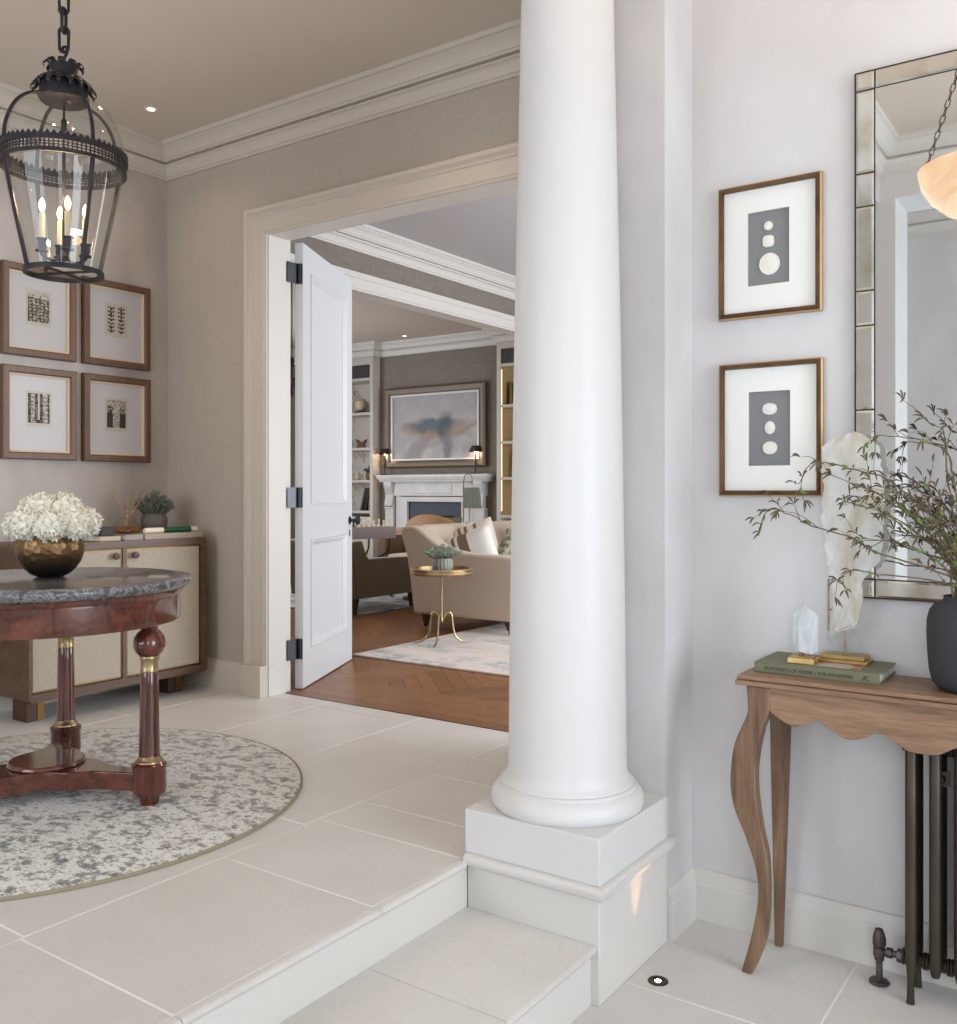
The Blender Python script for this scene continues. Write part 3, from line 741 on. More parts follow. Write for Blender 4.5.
# hammered bowl of hydrangeas
BZ = .7765
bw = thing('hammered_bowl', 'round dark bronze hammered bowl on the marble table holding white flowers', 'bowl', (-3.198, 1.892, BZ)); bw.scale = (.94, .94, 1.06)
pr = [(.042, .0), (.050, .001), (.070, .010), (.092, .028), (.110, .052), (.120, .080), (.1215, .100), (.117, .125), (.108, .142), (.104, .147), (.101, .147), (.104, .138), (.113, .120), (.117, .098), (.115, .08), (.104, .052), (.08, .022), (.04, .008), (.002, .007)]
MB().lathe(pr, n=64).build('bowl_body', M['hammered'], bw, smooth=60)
def floret_head(name, R, nf, seed):
    r = random.Random(seed); mb = MB()
    for k in range(nf):
        zc = 1 - 1.55 * (k + .5) / nf; ph = k * 2.399963
        rr = math.sqrt(max(0, 1 - zc * zc)); d = Vector((rr * math.cos(ph), rr * math.sin(ph), zc))
        d = (d + Vector((r.uniform(-.12, .12), r.uniform(-.12, .12), r.uniform(-.12, .12)))).normalized()
        a = d.orthogonal().normalized(); b = d.cross(a); rot = r.uniform(0, 6.28)
        cc = d * R * r.uniform(.86, 1.06)
        for q in range(5):
            th = rot + q * 2 * PI / 5; e = a * math.cos(th) + b * math.sin(th); f = d.cross(e)
            s = R * r.uniform(.20, .28); lift = r.uniform(.3, 1.1)
            p0 = cc; p1 = cc + e * s * .55 + f * s * .30 + d * s * .28 * lift; p2 = cc + e * s + d * s * .75 * lift; p3 = cc + e * s * .55 - f * s * .30 + d * s * .28 * lift
            mb.face([mb.V(p) for p in (p0, p1, p2, p3)])
    mb.ball((0, 0, -.05 * R), R * .90, nu=14, nv=10)
    mb.mi = 1; mb.tube([(0, 0, -R * .6), (0, 0, -R * 1.9)], .004, 6)
    return mb.build(name, [M['petal'], M['stemgreen']], smooth=60)
heads = []
spots = [(-.115, -.02, .175), (-.075, -.105, .170), (.02, -.125, .175), (.105, -.075, .172), (.13, .02, .175), (-.08, -.035, .226), (.02, -.06, .234), (.095, .01, .226), (-.005, .05, .236), (-.10, .07, .180), (.0, .125, .178), (.09, .10, .178)]
fh = floret_head('hydrangea', .054, 130, 3)
for i, (x, y, z) in enumerate(spots):
    o = fh if i == 0 else fh.copy()
    if i: COL.objects.link(o)
    d3 = Vector((x, y, z - .10)).normalized()
    o.rotation_mode = 'QUATERNION'; o.rotation_quaternion = Vector((0, 0, 1)).rotation_difference(d3)
    o.location = (-3.192 + x * .80, 1.897 + y * .80, BZ + .034 + z * .88)
    tag(o, 'white hydrangea head massed in the hammered bronze bowl', 'flower', 'hydrangea heads in the bronze bowl')

# lantern
LX, LY = -3.125, 1.90
l = thing('hanging_lantern', 'large glass bell lantern of blackened metal hanging on a chain', 'lantern', (LX, LY, 0))
def ring(mb, r, z0_, z1_, th=.006, n=72):
    mb.lathe([(r - th, z0_), (r, z0_), (r, z1_), (r - th, z1_), (r - th, z0_)], n=n, cap=False)
mb = MB(); ring(mb, .211, 2.222, 2.236); ring(mb, .215, 2.262, 2.280, .008); ring(mb, .211, 2.243, 2.247); ring(mb, .211, 2.252, 2.256)
for k in range(90):
    a = 2 * PI * k / 90
    for zz in (2.236, 2.247, 2.256): 
        T = Matrix.Rotation(a, 4, 'Z'); mb.box(.2075, .2105, -.0022, .0022, zz, zz + .007, T)
for k in range(64):
    a = 2 * PI * k / 64; a0 = a - PI/64; a1 = a + PI/64
    for (ra) in (.215,):
        A = mb.V((ra * math.cos(a0), ra * math.sin(a0), 2.279)); B = mb.V((ra * math.cos(a1), ra * math.sin(a1), 2.279)); Cc = mb.V((ra * math.cos(a), ra * math.sin(a), 2.293))
        A2 = mb.V(((ra - .006) * math.cos(a0), (ra - .006) * math.sin(a0), 2.279)); B2 = mb.V(((ra - .006) * math.cos(a1), (ra - .006) * math.sin(a1), 2.279)); C2 = mb.V(((ra - .006) * math.cos(a), (ra - .006) * math.sin(a), 2.293))
        mb.face([A, B, Cc]); mb.face([B2, A2, C2]); mb.face([A, Cc, C2, A2]); mb.face([B, B2, C2, Cc])
mb.build('pierced_band', M['iron'], l, smooth=30)
for k in range(4):
    a = math.radians(-5.3 + 90 * k); ca, sa = math.cos(a), math.sin(a)
    lower = smooth_path([(.129, 1.862), (.160, 2.0), (.190, 2.14), (.206, 2.225)], 5)
    MB().tube([(p.x * ca, p.x * sa, p.y) for p in lower], .0075, 6).build('rib', M['iron'], l)
    if True:
        upper = smooth_path([(.208, 2.28), (.202, 2.34), (.175, 2.41), (.135, 2.455), (.085, 2.478)], 5)
        MB().tube([(p.x * ca, p.x * sa, p.y) for p in upper], .0062, 6).build('rib', M['iron'], l)
mb = MB(); ring(mb, .134, 1.852, 1.868, .010)
for a in (0.4, 0.4 + PI/2):
    ca, sa = math.cos(a), math.sin(a); mb.tube([(-.127 * ca, -.127 * sa, 1.86), (.127 * ca, .127 * sa, 1.86)], .005, 6)
mb.build('bottom_ring', M['iron'], l, smooth=40)
gp = smooth_path([(.122, 1.868), (.153, 2.0), (.183, 2.14), (.200, 2.235), (.204, 2.28), (.197, 2.34), (.170, 2.41), (.130, 2.455), (.082, 2.474)], 5)
MB().lathe([(p.x, p.y) for p in gp], n=64, cap=False).build('glass_bell', M['glass'], l, smooth=80)
mb = MB()
mb.lathe([(.002, 2.466), (.078, 2.468), (.083, 2.474), (.083, 2.480), (.078, 2.484), (.080, 2.520), (.072, 2.530), (.062, 2.545), (.045, 2.552), (.040, 2.560), (.046, 2.590), (.046, 2.594), (.012, 2.600), (.010, 2.612), (.002, 2.613)], n=48)
def leafcrown(mb, r0, z0_, r1, z1_, n, w):
    for k in range(n):
        a = 2 * PI * k / n; T = Matrix.Rotation(a, 4, 'Z')
        prof = smooth_path([(r0, 0, z0_), ((r0 + r1) * .55, 0, z0_ + (z1_ - z0_) * .7), (r1, 0, z1_), (r1 + .012, 0, z1_ - .012), (r1 + .008, 0, z1_ - .022)], 3)
        pv = None
        for i, p in enumerate(prof):
            ww = w * (1 - .75 * i / (len(prof) - 1))
            a1 = mb.V(T @ Vector((p.x, -ww, p.z))); b1 = mb.V(T @ Vector((p.x, ww, p.z)))
            if pv: mb.face([pv[0], pv[1], b1, a1])
            pv = (a1, b1)
leafcrown(mb, .030, 2.583, .056, 2.606, 9, .016)
mb.lathe([(.042, 2.556), (.066, 2.551), (.082, 2.540), (.090, 2.526)], n=48, cap=False)
leafcrown(mb, .074, 2.545, .096, 2.520, 18, .016)
mb.build('leaf_crown', M['iron'], l, smooth=50, solid=0.002)
# chain
def link(mb, c, h, w, r, rot, n=16):
    pts = []
    for k in range(n):
        a = 2 * PI * k / n; u = w * math.cos(a); v = (h / 2 - w) * (1 if math.sin(a) >= 0 else -1) + w * math.sin(a)
        pts.append((c[0] + u * math.cos(rot), c[1] + u * math.sin(rot), c[2] + v))
    mb.tube(pts, r, 6, closed=True)
mb = MB(); zc = 2.690; i = 0
mb.tube(smooth_path([(0, 0, 2.61), (.004, 0, 2.625), (.020, 0, 2.640), (.014, 0, 2.660), (-.004, 0, 2.664), (-.012, 0, 2.655), (-.022, 0, 2.657)], 4), .005, 6)
while zc < 3.03:
    link(mb, (0, 0, zc), .088, .017, .0058, (0.61 if i % 2 == 0 else 0.61 + PI/2)); zc += .068; i += 1
mb.lathe([(.05, 3.035), (.055, 3.049), (.002, 3.0495)], n=24)
mb.build('chain', M['iron'], l)
mb = MB()
mb.lathe([(.004, 1.90), (.014, 1.905), (.018, 1.915), (.010, 1.93), (.006, 1.95), (.005, 2.36), (.010, 2.37), (.010, 2.40), (.004, 2.41), (.004, 2.466)], n=16)
cs_ = []
for k in range(4):
    a = math.radians(58.7 + 190 - 90 * k); cx, cy = .072 * math.cos(a), .072 * math.sin(a); cs_.append((cx, cy))
    mb.tube(smooth_path([(0, 0, 1.915), (cx * .5, cy * .5, 1.900), (cx, cy, 1.915), (cx, cy, 1.925)], 4), .0045, 6)
    mb.lathe([(.006, 1.922), (.022, 1.926), (.022, 1.930), (.012, 1.934), (.015, 1.942), (.015, 1.965), (.019, 1.968), (.019, 1.972), (.002, 1.972)], c=(cx, cy, 0), n=16)
cl = mb.build('candle_cluster', M['iron'], l)
for (cx, cy) in cs_:
    cd = MB().lathe([(.0105, 1.972), (.0105, 2.060), (.006, 2.064), (.006, 2.068)], c=(cx, cy, 0), n=14).build('candle_sleeve', M['candle'], l)
    MB().lathe([(.005, 2.068), (.009, 2.078), (.0105, 2.088), (.009, 2.099), (.004, 2.110), (.001, 2.114)], c=(cx, cy, 0), n=14).build('bulb', M['bulb'], cd)

# recessed downlights
def downlight(loc, label, r=.038):
    t = thing('downlight', label, 'ceiling light', loc)
    mb = MB(); mb.lathe([(r, -.004), (r + .010, -.002), (r + .011, 0), (r - .004, 0), (r, -.004)], n=28, cap=False); mb.build('bezel', M['ring'], t)
    MB().lathe([(r - .004, -.001), (.002, -.0015)], n=24, cap=False).build('lens', M['led'], t)
downlight((-4.148, 3.002, CE), 'small round downlight in the hall ceiling beside the cornice', .022)
downlight((-7.558, 9.201, CE), 'small round downlight in the far sitting room ceiling above the mantel', .026)

# four walnut-framed prints on the left wall
def print_frame(y0, y1, z0_, z1_, label, pat):
    w = y1 - y0; h = z1_ - z0_
    t = thing('framed_print', label, 'picture', (-4.59, y0, z0_), 0, 'framed prints on the left wall')
    F = [(0, 0), (0, .034), (.004, .038), (.030, .036), (.036, .030), (.036, 0)]
    mb = MB(); mb.sweep([(0, 0), (w, 0), (w, h), (0, h)], F, True, lambda u, v, q: (q + .0005, u, v)); mb.build('frame', M['framewood'], t, smooth=25)
    F2 = [(.036, 0), (.036, .024), (.046, .020), (.046, 0)]
    mb = MB(); mb.sweep([(0, 0), (w, 0), (w, h), (0, h)], F2, True, lambda u, v, q: (q + .0005, u, v)); mb.build('fillet', M['fillet'], t, smooth=25)
    mt = MB().box(.001, .012, .040, w - .040, .040, h - .040).build('mount', M['paper'], t)
    mb = MB(); iw, ih = .115, .150; y = w / 2 - iw / 2; z = h * .56 - ih / 2
    nx, nz = 22, 28
    mb.mi = 0; mb.box(.012, .0124, y - .012, y + iw + .012, z - .02, z + ih + .012)
    for i in range(nx):
        for j in range(nz):
            s = pat(i / (nx - 1), j / (nz - 1), rnd)
            if s: mb.mi = s; yy = y + iw * i / nx; zz = z + ih * j / nz; mb.box(.0124, .0127, yy, yy + iw / nx, zz, zz + ih / nz)
    mb.build('etching', [M['papercream'], M['ink'], M['inkmid']], t, smooth=0)
    return t
def pa(u, v, r):
    if v > .82: return 2 if r.random() < .22 else 0
    g = (int(v * 27) % 3 == 0) or (int(u * 21) % 4 == 0)
    return (1 if g and r.random() < .72 else (2 if r.random() < .7 else 0))
def pb(u, v, r):
    for cx in (.22, .78):
        du = abs(u - cx); row = (v * 7) % 1.0
        if du < .05 and r.random() < .5: return 1
        if du < .2 and abs(row - .3 - du * 2.0) < .22: return 1 if r.random() < .8 else 2
    return 0
def pc(u, v, r):
    if abs(u - .5) < .06: return 0 if abs(u - .5) < .03 and v > .1 else 1
    if abs(u - .5) < .20: return 1 if r.random() < .55 else 2
    if u < .1 or u > .92: return 1 if r.random() < .7 else 2
    return 2 if (int(v * 27) % 4 == 0 or r.random() < .28) else 0
def pd(u, v, r):
    if abs(u - .52) < .19: return 2 if r.random() < .45 else 0
    if v > .78: return 2 if r.random() < .4 else 0
    if (u < .33 or u > .7): return 1 if not (v > .55 and r.random() < .35) else 0
    return 2
print_frame(2.448, 2.843, 1.763, 2.222, 'walnut-framed etching of a fine grid, upper left of the four on the wall', pa)
print_frame(2.887, 3.294, 1.763, 2.226, 'walnut-framed etching of two leaf-like columns, upper right of the four', pb)
print_frame(2.448, 2.845, 1.245, 1.711, 'walnut-framed etching of pale brick bands and a dark slit, lower left of the four', pc)
print_frame(2.887, 3.296, 1.245, 1.712, 'walnut-framed etching of two dark blocks, lower right of the four', pd)

# sideboard
t = thing('sideboard', 'low walnut sideboard with pale panelled doors against the left wall', 'cabinet', (-4.56, 2.341, 0))
Wd, D = 1.002, .43
def rrect(a0, a1, b0, b1, r, n=6):
    out = []
    for (cx, cy, s) in ((a1 - r, b0 + r, -90), (a1 - r, b1 - r, 0), (a0 + r, b1 - r, 90), (a0 + r, b0 + r, 180)):
        for k in range(n + 1):
            a = math.radians(s + 90 * k / n); out.append((cx + r * math.cos(a), cy + r * math.sin(a)))
    return out
mb = MB()
mb.box(0, D - .02, .01, Wd - .01, .125, .825)
outer = rrect(0, Wd, .111, .836, .028); inner = rrect(.012, Wd - .040, .151, .800, .008)
# shell: frame ring at the front and skin round the carcass
n_ = len(outer)
A = [mb.V((D, p[0], p[1])) for p in outer]; Bv = [mb.V((D, p[0], p[1])) for p in inner]; A2 = [mb.V((0, p[0], p[1])) for p in outer]; B2 = [mb.V((D - .02, p[0], p[1])) for p in inner]
for i in range(n_):
    j = (i + 1) % n_; mb.face([A[i], A[j], Bv[j], Bv[i]]); mb.face([A[i], A2[i], A2[j], A[j]]); mb.face([Bv[i], Bv[j], B2[j], B2[i]])
mb.box(D - .022, D, .484, .506, .151, .800)
mb.build('cabinet_body', M['walnut'], t, smooth=30)
for (a, b, ky) in ((.016, .482, .440), (.508, .960, .548)):
    dr = MB().box(D - .02, D - .006, a + .006, b - .006, .161, .790).build('door', M['linen'], t, bevel=.002)
    mb = MB(); mb.sweep([(a, .155), (b, .155), (b, .796), (a, .796)], [(0, 0), (0, .006), (.006, .006), (.006, 0)], True, lambda u, v, q: (D - .012 + q, u, v)); mb.build('brass_edging', M['darkbrass'], dr, smooth=0)
    T = Matrix.Translation((D - .006, ky, .763)) @ Matrix.Rotation(PI/2, 4, 'Y')
    MB().lathe([(.006, 0), (.006, .012), (.016, .014), (.018, .020), (.017, .028), (.002, .030)], n=20, T=T).build('knob', M['darkleg'], dr)
for (a, b) in ((.055, .135), (Wd - .165, Wd - .085)):
    ft = MB().box(.19, .315, a, b, 0, .1105).build('foot', M['darkleg'], t)
    MB().box(.292, .318, b - .030, b + .003, .001, .1095).build('brass_corner', M['darkbrass'], ft)

# things on the sideboard
SBT = .8365
def book_flat(name, label, cat, loc, l, w, h, cover, rotz=0.0, group=None):
    t = thing(name, label, cat, loc, rotz, group)
    mb = MB(); mb.box(0, w, 0, l, 0, .003); mb.box(0, w, 0, l, h - .003, h); mb.box(w - .003, w, 0, l, .003, h - .003); mb.build('cover', cover, t)
    MB().box(.004, w - .003, .004, l - .004, .003, h - .003).build('pages', M['pages'], t)
    return t
book_flat('book', 'large pale grey book lying on the sideboard under the diffuser and pot', 'book', (-4.42, 2.97, SBT), .36, .27, .028, M['bookgrey'])
book_flat('book', 'low grey book lying beside the larger grey book on the sideboard', 'book', (-4.42, 2.86, SBT), .105, .26, .026, M['palepot'])
book_flat('book', 'small cream book lying on the sideboard beside the white flowers', 'book', (-4.36, 2.73, SBT), .12, .18, .022, M['bookcream'])
tag(MB().box(-.07, .07, -.035, .035, 0, .045).build('box', M['bookdark'], loc=(-4.29, 2.80, SBT + .0225), bevel=.003), 'small dark box on top of the cream book on the sideboard', 'box')
# roll with green ribs
t = thing('ribbed_roller', 'cream rod with emerald ribbed grip lying on the grey book', 'ornament', (-4.20, 3.0, SBT + .028 + .0150))
T = Matrix.Rotation(-PI/2, 4, 'X')
MB().lathe([(.013, 0), (.0145, .004), (.0145, .110), (.010, .112), (.010, .290), (.0145, .292), (.0145, .325), (.012, .330)], n=20, T=T).build('rod', M['chesswhite'], t)
pr = []
for k in range(14): zz = .113 + .0125 * k; pr += [(.0105, zz), (.0148, zz + .003), (.0148, zz + .009), (.0105, zz + .0122)]
MB().lathe(pr, n=20, T=T, cap=False).build('grip', M['emerald'], t)
# reed diffuser
t = thing('reed_diffuser', 'flask-shaped glass reed diffuser with amber oil on the sideboard', 'diffuser', (-4.35, 3.000, SBT + .0285))
pr = [(.002, .002), (.072, .002), (.076, .008), (.074, .020), (.055, .052), (.030, .085), (.017, .105), (.014, .120), (.017, .128), (.018, .132)]
MB().lathe(pr, n=36, cap=False).build('flask', M['glass'], t, smooth=70)
MB().lathe([(.002, .0035), (.070, .0035), (.073, .010), (.071, .020), (.062, .036), (.002, .036)], n=36).build('oil', M['amber'], t)
for (dx, dy, h) in ((.02, -.085, .215), (-.04, -.055, .225), (.03, -.01, .24), (-.03, .03, .235), (.01, .065, .225), (.05, .08, .215)):
    MB().tube([(-dx * .35, -dy * .35, .012), (dx, dy, h)], .0022, 5).build('reed', M['reed'], t)
# tufts
def tuft(name, n, R, H, m, parent, z, seed, th=.0016):
    r = random.Random(seed); mb = MB()
    for k in range(n):
        a = r.uniform(0, 2 * PI); e = r.random() ** .6; bl = r.uniform(.6, 1.0)
        d = Vector((math.cos(a) * R * e, math.sin(a) * R * e, H * bl * (1.05 - .5 * e)))
        s = Vector((math.cos(a) * R * .3 * e, math.sin(a) * R * .3 * e, 0))
        mid = s * .7 + d * .5 + Vector((r.uniform(-1, 1), r.uniform(-1, 1), r.uniform(0, 1))) * R * .12
        pts = smooth_path([s, mid, d, d + Vector((math.cos(a) * R * .12, math.sin(a) * R * .12, -H * .05))], 3)
        mb.tube([Vector((p.x, p.y, p.z + z)) for p in pts], [th * (1.1 - .6 * i / len(pts)) for i in range(len(pts))], 4)
        for q in range(4):
            p = pts[2 + q * 2 % (len(pts) - 2)]; u = Vector((r.uniform(-1, 1), r.uniform(-1, 1), r.uniform(-.2, 1))).normalized() * R * .16
            c0 = Vector((p.x, p.y, p.z + z)); sd = u.orthogonal().normalized() * R * .03
            mb.face([mb.V(c0), mb.V(c0 + u * .5 + sd), mb.V(c0 + u), mb.V(c0 + u * .5 - sd)])
    return mb.build(name, m, parent, smooth=60)
def ribbed_pot(name, R, H, n, m, parent):
    pr = [(R * .72, 0), (R * .8, H * .02), (R * .96, H * .25), (R, H * .5), (R * .97, H * .75), (R * .86, H), (R * .78, H), (R * .88, H * .8), (R * .86, H * .75), (.002, H * .72)]
    return MB().lathe(pr, n=n * 6, mod=lambda a, z: 1 + .03 * math.cos(n * a)).build(name, m, parent, smooth=60)
t = thing('potted_plant', 'dark ribbed pot of dusky grey-green foliage on the sideboard', 'plant', (-4.36, 3.175, SBT + .0285))
ribbed_pot('pot', .068, .095, 22, M['greypot'], t); tuft('foliage', 230, .098, .15, M['darksage'], t, .075, 5, .0026)

# ================================================================== VESTIBULE: CONSOLE
t = thing('console_table', 'pale oak console table with scalloped apron and curved legs by the wall', 'table', (-.45, 2.76, ZL))
zo = -ZL
mb = MB()
mb.prism([(-.495, .831), (-.490, .826), (-.470, .826)] + [(.470, .826), (.490, .826), (.495, .831), (.495, .838), (.489, .843), (.489, .850), (.484, .857), (-.484, .857), (-.489, .850), (-.489, .843), (-.495, .838)], 'y', -.115, .130)
mb.box(-.484, .484, -.122, .131, .8432, .8568); mb.box(-.490, .490, -.128, .131, .828, .842)
mb.build('table_top', M['oak'], t, bevel=.003)
half = [(-.397, .760), (-.369, .742), (-.328, .725), (-.287, .741), (-.262, .752), (-.232, .731), (-.183, .711), (-.140, .722), (-.107, .739), (-.074, .726), (-.038, .705), (0, .701)]
low_ = [Vector((a, b)) for a, b in half] + [Vector((-a, b)) for a, b in half[-2::-1]]
low_ = smooth_path([(p.x, p.y) for p in low_], 5)
mb = MB(); mb.prism([(p.x, p.y) for p in low_] + [(.44, .826), (-.44, .826)], 'y', -.108, -.086); mb.build('scalloped_apron', M['oak'], t, bevel=.0015, smooth=50)
mb = MB(); mb.box(-.44, .44, .10, .12, .74, .826); mb.box(-.452, -.434, -.09, .10, .745, .826); mb.box(.434, .452, -.09, .10, .745, .826); mb.build('side_rail', M['oak'], t)
LL = [(-.462, .826), (-.459, .780), (-.461, .741), (-.494, .660), (-.507, .571), (-.499, .486), (-.461, .396), (-.433, .317), (-.425, .233), (-.444, .121), (-.477, .001)]
LR = [(-.396, .826), (-.396, .762), (-.417, .704), (-.433, .616), (-.433, .530), (-.417, .427), (-.399, .346), (-.394, .241), (-.401, .133), (-.425, .052), (-.448, .001)]
def legmesh(sx):
    a = [(p.x, p.y) for p in smooth_path(LL, 4)]; b = [(p.x, p.y) for p in smooth_path(LR, 4)]
    pts = [(sx * u, v) for u, v in a + b[::-1]]
    mb = MB(); n = len(a)
    # taper in depth: strips of quads
    ringsF = []
    for i in range(n):
        v = a[i][1]; z = v; f = max(0, min(1, z / .826)); th = .014 + .009 * f
        yf = -.112 - (.0 if z > .7 else .012 * math.sin(min(1, (.7 - z) / .7) * PI))
        r_ = [mb.V((sx * a[i][0], yf, z)), mb.V((sx * b[i][0], yf, b[i][1])), mb.V((sx * b[i][0], yf + 2 * th, b[i][1])), mb.V((sx * a[i][0], yf + 2 * th, z))]
        ringsF.append(r_)
    for i in range(n - 1):
        for k in range(4): mb.face([ringsF[i][k], ringsF[i][(k + 1) % 4], ringsF[i + 1][(k + 1) % 4], ringsF[i + 1][k]])
    mb.face(ringsF[0]); mb.face(ringsF[-1][::-1]); return mb
for sx in (1, -1):
    legmesh(sx).build('leg', M['oakz'], t, bevel=.004, smooth=50)
    mb = MB(); v0, v1 = sorted((sx * -.462, sx * -.397)); w0, w1 = sorted((sx * -.447, sx * -.424))
    mb.frustum((w0, w1, .098, .118), (v0, v1, .088, .125), .0005, .826); mb.build('leg', M['oakz'], t, bevel=.004)

# book on the console
CT = .557
t = thing('book', 'large green clothbound book lying on the console under two crystals', 'book', (-.909, 2.707, CT + .0005))
bw_, bd_, bh_ = .344, .215, .029
mb = MB(); mb.box(0, bw_, 0, bd_, 0, .0035); mb.box(0, bw_, 0, bd_, bh_ - .0035, bh_); mb.box(0, bw_, 0, .0035, .0035, bh_ - .0035); mb.build('cover', M['bookgreen'], t, bevel=.0012)
MB().box(.005, bw_ - .005, .0035, bd_ - .005, .0035, bh_ - .0035).build('pages', M['pages'], t)
MB().box(.13, .285, .035, .17, bh_, bh_ + .0004).build('cover_picture', M['photo1'], t)
Rx = Matrix.Translation((.030, -.0002, .0085)) @ Matrix.Rotation(PI/2, 4, 'X')
text_mesh('PORTRAITS OF HOME | THE INTERIORS', .0140, 'spine_lettering', M['bookblack'], t, Rx)
mb = MB(); mb.tube(smooth_path([(.300, -.0004, .010), (.306, -.0004, .018), (.312, -.0004, .020), (.309, -.0004, .014), (.304, -.0004, .013), (.312, -.0004, .008), (.316, -.0004, .009)], 4), .0009, 5)
mb.tube([(.299, -.0004, .007), (.303, -.0004, .015)], .0009, 5); mb.build('spine_emblem', M['bookblack'], t)
BT = CT + .0005 + bh_ + .0005
# quartz point
t = thing('quartz_point', 'small clear quartz point on a brass block, left on the green book', 'crystal', (-.786, 2.765, BT))
mb = MB(); mb.frustum((-.038, .038, -.024, .024), (-.036, .036, -.022, .022), 0, .016); mb.box(-.033, .033, -.020, .020, .016, .020); mb.build('brass_block', M['gold'], t, bevel=.001)
MB().lathe([(.008, .020), (.009, .024), (.006, .028), (.007, .034), (.004, .037)], n=16, c=(-.004, 0, 0)).build('peg', M['brass'], t)
mb = MB(); top = mb.V((.006, 0, .170)); lo_ = []; mi_ = []
for k in range(6):
    a = 2 * PI * k / 6 + .2; lo_.append(mb.V((.008 + .035 * math.cos(a), .029 * math.sin(a), .032 + .006 * math.sin(3 * a)))); mi_.append(mb.V((.008 + .036 * math.cos(a), .030 * math.sin(a), .132 + .006 * math.cos(a * 2))))
for k in range(6): mb.face([lo_[k], lo_[(k + 1) % 6], mi_[(k + 1) % 6], mi_[k]]); mb.face([mi_[k], mi_[(k + 1) % 6], top])
mb.face(lo_[::-1]); mb.build('crystal', M['quartz'], t, bevel=.001, smooth=0)
# selenite slab on stand
t = thing('selenite_slab', 'tall translucent selenite slab on a gold stand, right on the green book', 'crystal', (-.690, 2.852, BT))
mb = MB(); mb.box(-.070, .070, -.040, .040, 0, .010); mb.box(-.062, .062, -.034, .034, .010, .022); mb.build('stand_base', M['gold'], t, bevel=.0015)
mb = MB(); mb.tube([(0.0, 0, .022), (0.0, 0, .085)], .0028, 8); mb.lathe([(.006, .022), (.003, .028)], n=12); mb.build('stand_rod', M['brass'], t)
mb = MB(); mb.tube([(-.046, 0, .086), (-.046, 0, .236), (-.038, 0, .238)], .0032, 4); mb.tube([(-.046, 0, .150), (-.036, 0, .148)], .003, 4); mb.build('side_bracket', M['brass'], t)
outl = [(-0.752, 1.221), (-0.73, 1.232), (-0.702, 1.247), (-0.675, 1.236), (-0.654, 1.241), (-0.622, 1.234), (-0.598, 1.217), (-0.59, 1.142), (-0.583, 1.067), (-0.586, 0.967), (-0.598, 0.875), (-0.642, 0.823), (-0.646, 0.756), (-0.65, 0.696), (-0.678, 0.686), (-0.71, 0.666), (-0.731, 0.634), (-0.735, 0.672), (-0.719, 0.751), (-0.735, 0.835), (-0.743, 0.921), (-0.756, 1.006), (-0.748, 1.092), (-0.756, 1.161)]
bot_z = .634 - (BT) ; 
# layered slab: columns across, thickness varies
prs = random.Random(11)
def span(z):
    xs = []
    for i in range(len(outl)):
        (x1, z1), (x2, z2) = outl[i], outl[(i + 1) % len(outl)]
        if (z1 - z) * (z2 - z) <= 0 and z1 != z2: xs.append(x1 + (x2 - x1) * (z - z1) / (z2 - z1))
    return (min(xs), max(xs)) if len(xs) >= 2 else None
mb = MB(); rows = []
NZ, NX = 44, 12
for j in range(NZ + 1):
    z = .637 + (1.238 - .637) * j / NZ; sp = span(z)
    if not sp: continue
    a, b = sp; front = []; back = []
    for i in range(NX + 1):
        u = i / NX; x = a + (b - a) * u + (prs.uniform(-.004, .004) if i in (0, NX) else 0)
        ridge = .005 * math.sin(u * 9 + z * 24) + .004 * math.sin(u * 17 - z * 60) + prs.uniform(-.0022, .0022)
        th = (.004 + .009 * max(0, math.sin(PI * u)) ** .5 + ridge * .6); z = z + (prs.uniform(-.006, .006) if j == NZ else 0)
        front.append(mb.V((x + .690, -max(th, .003), z - BT))); back.append(mb.V((x + .690, max(th * .8, .003), z - BT)))
    rows.append((front, back))
for (f1, b1), (f2, b2) in zip(rows[:-1], rows[1:]):
    for i in range(NX): mb.face([f1[i], f1[i + 1], f2[i + 1], f2[i]]); mb.face([b1[i + 1], b1[i], b2[i], b2[i + 1]])
    mb.face([b1[0], f1[0], f2[0], b2[0]]); mb.face([f1[NX], b1[NX], b2[NX], f2[NX]])
for (f, b) in (rows[0], rows[-1]):
    for i in range(NX): mb.face([f[i], f[i + 1], b[i + 1], b[i]])
mb.build('slab', M['selenite'], t, smooth=22)

# vase
VX, VY = -.358, 2.765
t = thing('vase', 'matt black stoneware vase of twiggy branches on the console', 'vase', (VX, VY, CT + .0005))
pr = [(.055, 0), (.070, .002), (.086, .020), (.094, .050), (.098, .100), (.100, .150), (.099, .185), (.093, .210), (.080, .227), (.062, .236), (.058, .244), (.060, .248), (.054, .248), (.052, .236), (.070, .22), (.085, .2), (.085, .05), (.002, .04)]
MB().lathe(pr, n=72, mod=None).build('vase_body', M['vase'], t, smooth=60)
